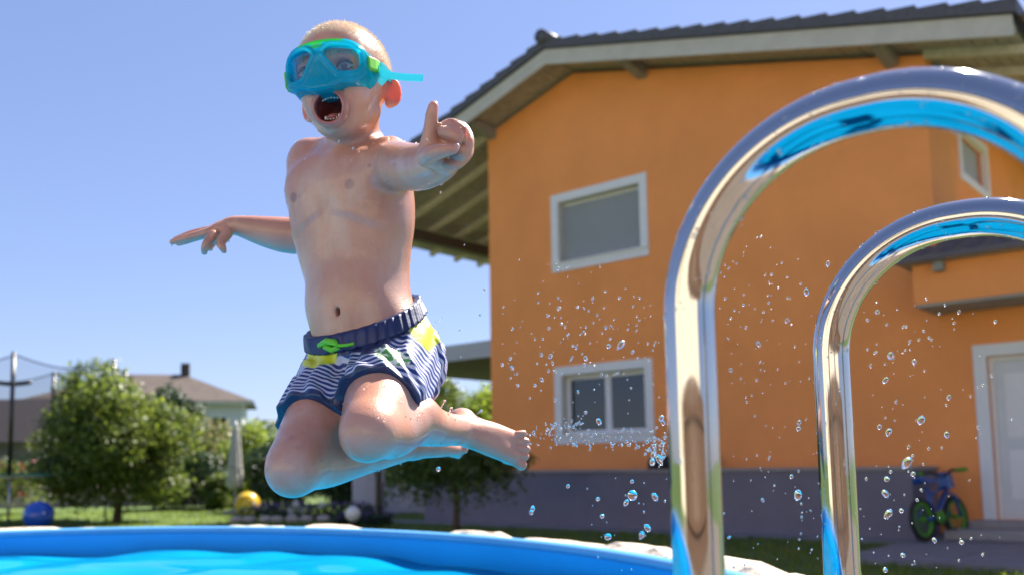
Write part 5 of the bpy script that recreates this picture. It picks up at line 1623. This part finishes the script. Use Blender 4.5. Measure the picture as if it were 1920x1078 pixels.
for sg in (-1, 1):
    b0 = Hd(sg * 73, 62, -20)
    bkl = MB()
    ribbon([Hd(sg * 65, 74, -24), Hd(sg * 71, 60, -24), Hd(sg * 73, 46, -24)], .020, .008, HM[2]).build('buckle', M_green, mask, bevel=.002)
    pts_ = []
    for a in np.linspace(0, PI / 2, 14):
        pts_.append(Hd(sg * 77 * math.cos(a * .98) ** .55 if a < 1.5 else 0, 46 - (46 + 96) * math.sin(a) ** 1.1, -24 + 18 * math.sin(a)))
    ribbon(pts_, .018, .003, HM[2]).build('strap', M_strap, mask)
tail = [B(698, 122, 1.385), B(716, 136, 1.38), B(735, 143, 1.375), B(765, 146, 1.37), B(793, 147, 1.365)]
ribbon([np.array(q) for q in tail], .0115, .0025, np.array([0, 0, 1.])).build('strap_end', M_strap, mask, bevel=.0008)
ribbon([B(704, 134, 1.385), B(712, 146, 1.385), B(722, 156, 1.388)], .014, .003, np.array([.6, 0, .8])).build('strap_loop', M_strap, mask)
# ================================================================== flying water
drng = np.random.default_rng(21)
drop_me = bpy.data.meshes.new('water_droplet')
bm = bmesh.new(); bmesh.ops.create_icosphere(bm, subdivisions=3, radius=1.0)
bm.to_mesh(drop_me); bm.free()
drop_me.polygons.foreach_set('use_smooth', [True] * len(drop_me.polygons)); drop_me.materials.append(M_drop)
blob_me = drop_me.copy()                              # two drops running together
for v_ in blob_me.vertices:
    x, y, z = v_.co
    v_.co = (x * (1 + .25 * math.sin(2.2 * z + .6)), y, z * 1.25 + .15 * math.sin(2.5 * x))
spots = []                                            # u, v, radius in px, depth
big = [(1186, 928, 9), (1228, 931, 6), (1174, 942, 5), (1121, 935, 3.5), (1129, 967, 4), (1140, 1006, 6), (1214, 989, 6), (1203, 1003, 5), (1065, 911, 3.5), (999, 953, 4.5), (996, 960, 4), (1185, 902, 3.5),
       (1225, 852, 5), (1223, 866, 5), (1237, 862, 6), (1123, 790, 5), (1098, 773, 3), (1700, 868, 8), (1663, 898, 5), (1660, 925, 6), (1665, 963, 6), (1690, 957, 4), (1727, 787, 7), (1670, 667, 6), (1714, 678, 4),
       (1779, 745, 4), (1775, 815, 5), (1496, 928, 7), (1484, 893, 3.5), (1430, 937, 3), (1367, 1007, 3), (1712, 888, 4), (1752, 1012, 4), (1803, 1016, 4), (1693, 1040, 4), (1660, 1068, 4), (1645, 585, 4),
       (1552, 495, 4), (1512, 548, 5), (1475, 601, 3.5), (1422, 645, 4), (1370, 694, 3.5), (1660, 713, 5), (1649, 800, 4), (1666, 810, 5), (1498, 792, 4), (1497, 803, 4), (1240, 784, 5), (1243, 792, 4),
       (1048, 578, 3.5), (1083, 576, 2.5), (1026, 592, 2.5), (1098, 672, 4), (1164, 647, 6), (1141, 649, 4), (1186, 660, 3), (1032, 668, 4), (1015, 665, 3), (960, 690, 3.5), (957, 672, 3), (822, 879, 4), (1016, 712, 3.5), (1003, 722, 3),
       (1843, 722, 2.5), (1859, 704, 2.5), (1897, 786, 2), (1820, 743, 2), (1866, 603, 3), (1798, 585, 3), (1761, 588, 2.5), (1706, 640, 2.5), (1694, 612, 2.5), (1742, 633, 2.5)]
for u, v, r in big: spots.append((u, v, r, drng.uniform(.95, 1.3)))
def cloud(n, f, rlo, rhi, ylo, yhi):
    for _ in range(n):
        u, v = f(); spots.append((u, v, rlo + (rhi - rlo) * drng.uniform() ** 2.2, drng.uniform(ylo, yhi)))
# two jets thrown off the toes
def jet(a, b, sag, wob):
    t = drng.uniform() ** .8
    return a[0] + (b[0] - a[0]) * t + drng.normal() * 3, a[1] + (b[1] - a[1]) * t + sag * 4 * t * (1 - t) + drng.normal() * (2 + wob * t)
cloud(44, lambda: jet((990, 815), (1100, 790), -4, 6), 1.0, 3.0, 1.3, 1.5)
cloud(60, lambda: jet((988, 832), (1255, 838), -6, 14), 1.0, 3.2, 1.2, 1.5)
cloud(34, lambda: (drng.normal(1236, 13), drng.normal(840, 18)), 1.2, 4, 1.1, 1.3)
cloud(120, lambda: (drng.normal(1080, 90), drng.normal(640, 55)), .9, 3.0, 1.1, 1.5)
cloud(36, lambda: (drng.uniform(920, 1250), drng.uniform(480, 760)), .8, 2.2, 1.1, 1.6)
cloud(45, lambda: (drng.normal(1420, 50), drng.normal(540, 60)), .9, 2.6, 1.0, 1.3)
cloud(95, lambda: (drng.uniform(1350, 1540), drng.uniform(580, 1070)), .8, 2.4, 1.0, 1.3)
cloud(125, lambda: (drng.normal(1690, 75), drng.uniform(560, 1075)), .8, 3.0, 1.0, 1.3)
cloud(90, lambda: jet((988, 818), (1250, 830), -8, 12), .7, 1.9, 1.25, 1.5)
cloud(22, lambda: (drng.uniform(1100, 1255), drng.uniform(880, 1070)), .8, 2.4, 1.0, 1.3)
cloud(26, lambda: (drng.uniform(560, 900), drng.uniform(250, 700)), .8, 1.8, 1.0, 1.3)
spots.sort(key=lambda q: -q[2])
def drop_label(u, v, r):
    if u < 925 and v < 770: return 'tiny water droplet in the air around the child', 'droplets round the child'
    if u < 1262:
        if v > 880: return 'clear water droplet falling before the grey terrace block near the foot', 'droplets before the terrace block'
        if v > 765: return 'small water droplet in the jet trailing off the toes', 'droplets of the jet off the toes'
        return 'small water droplet before the orange wall between the foot and the near handrail', 'droplets before the windows'
    if u < 1545: return 'clear water droplet between the two steel handrails', 'droplets between the handrails'
    return 'clear water droplet between the far handrail and the white door', 'droplets beyond the far handrail'
single, rest = spots[:290], spots[290:]
for i, (u, v, r, Y) in enumerate(single):
    o = bpy.data.objects.new('water_droplet', blob_me if (r > 4.5 and i % 2) else drop_me)
    q = r * Y / F_PX * 1.05
    st = drng.uniform(1.0, 1.45)
    o.scale = (q / math.sqrt(st), q / math.sqrt(st), q * st)
    o.rotation_euler = (drng.uniform(-.6, .6), drng.uniform(-.9, .9), drng.uniform(0, 6.28))
    o.location = at(u, v, Y)
    link(o); lab, grp = drop_label(u, v, r); tag(o, lab, 'droplet', grp)
sp = MB()
for u, v, r, Y in rest:
    q = r * Y / F_PX * 1.15
    sp.add(bead_v * np.array([q, q, q * drng.uniform(1, 1.5)]) + at(u, v, Y), bead_f)
tag(sp.build('water_spray', M_drop, smooth=True), 'fine spray of tiny water drops in the air', 'spray', kind='stuff')
# beads of water clinging to the child's skin, and threads of water leaving the shin
bd = MB()
cand = np.where((col[:, 0] > .3) & (hl_[:, 1] < 200))[0]
for i in drng.choice(cand, 800):
    p_ = V[i] - OFF; r = drng.choice([.0006, .0009, .0014, .0021], p=[.42, .32, .19, .07])
    bd.add(bead_v * np.array([r, r, r * drng.uniform(1, 1.6)]) + p_, bead_f)
for a, b in ((B(818, 778, 1.435), B(834, 752, 1.43)), (B(834, 786, 1.45), B(846, 766, 1.445)), (B(893, 775, 1.52), B(902, 770, 1.52))):
    bd.tube([a - OFF, (a + b) / 2 - OFF + [.001, 0, 0], b - OFF], [.0012, .0009, .0012], 8); bd.sphere(b - OFF, .0026, 10, 8)
sb = bd.build('water_beads', M_drop, person, smooth=True); sb['kind'] = 'stuff'
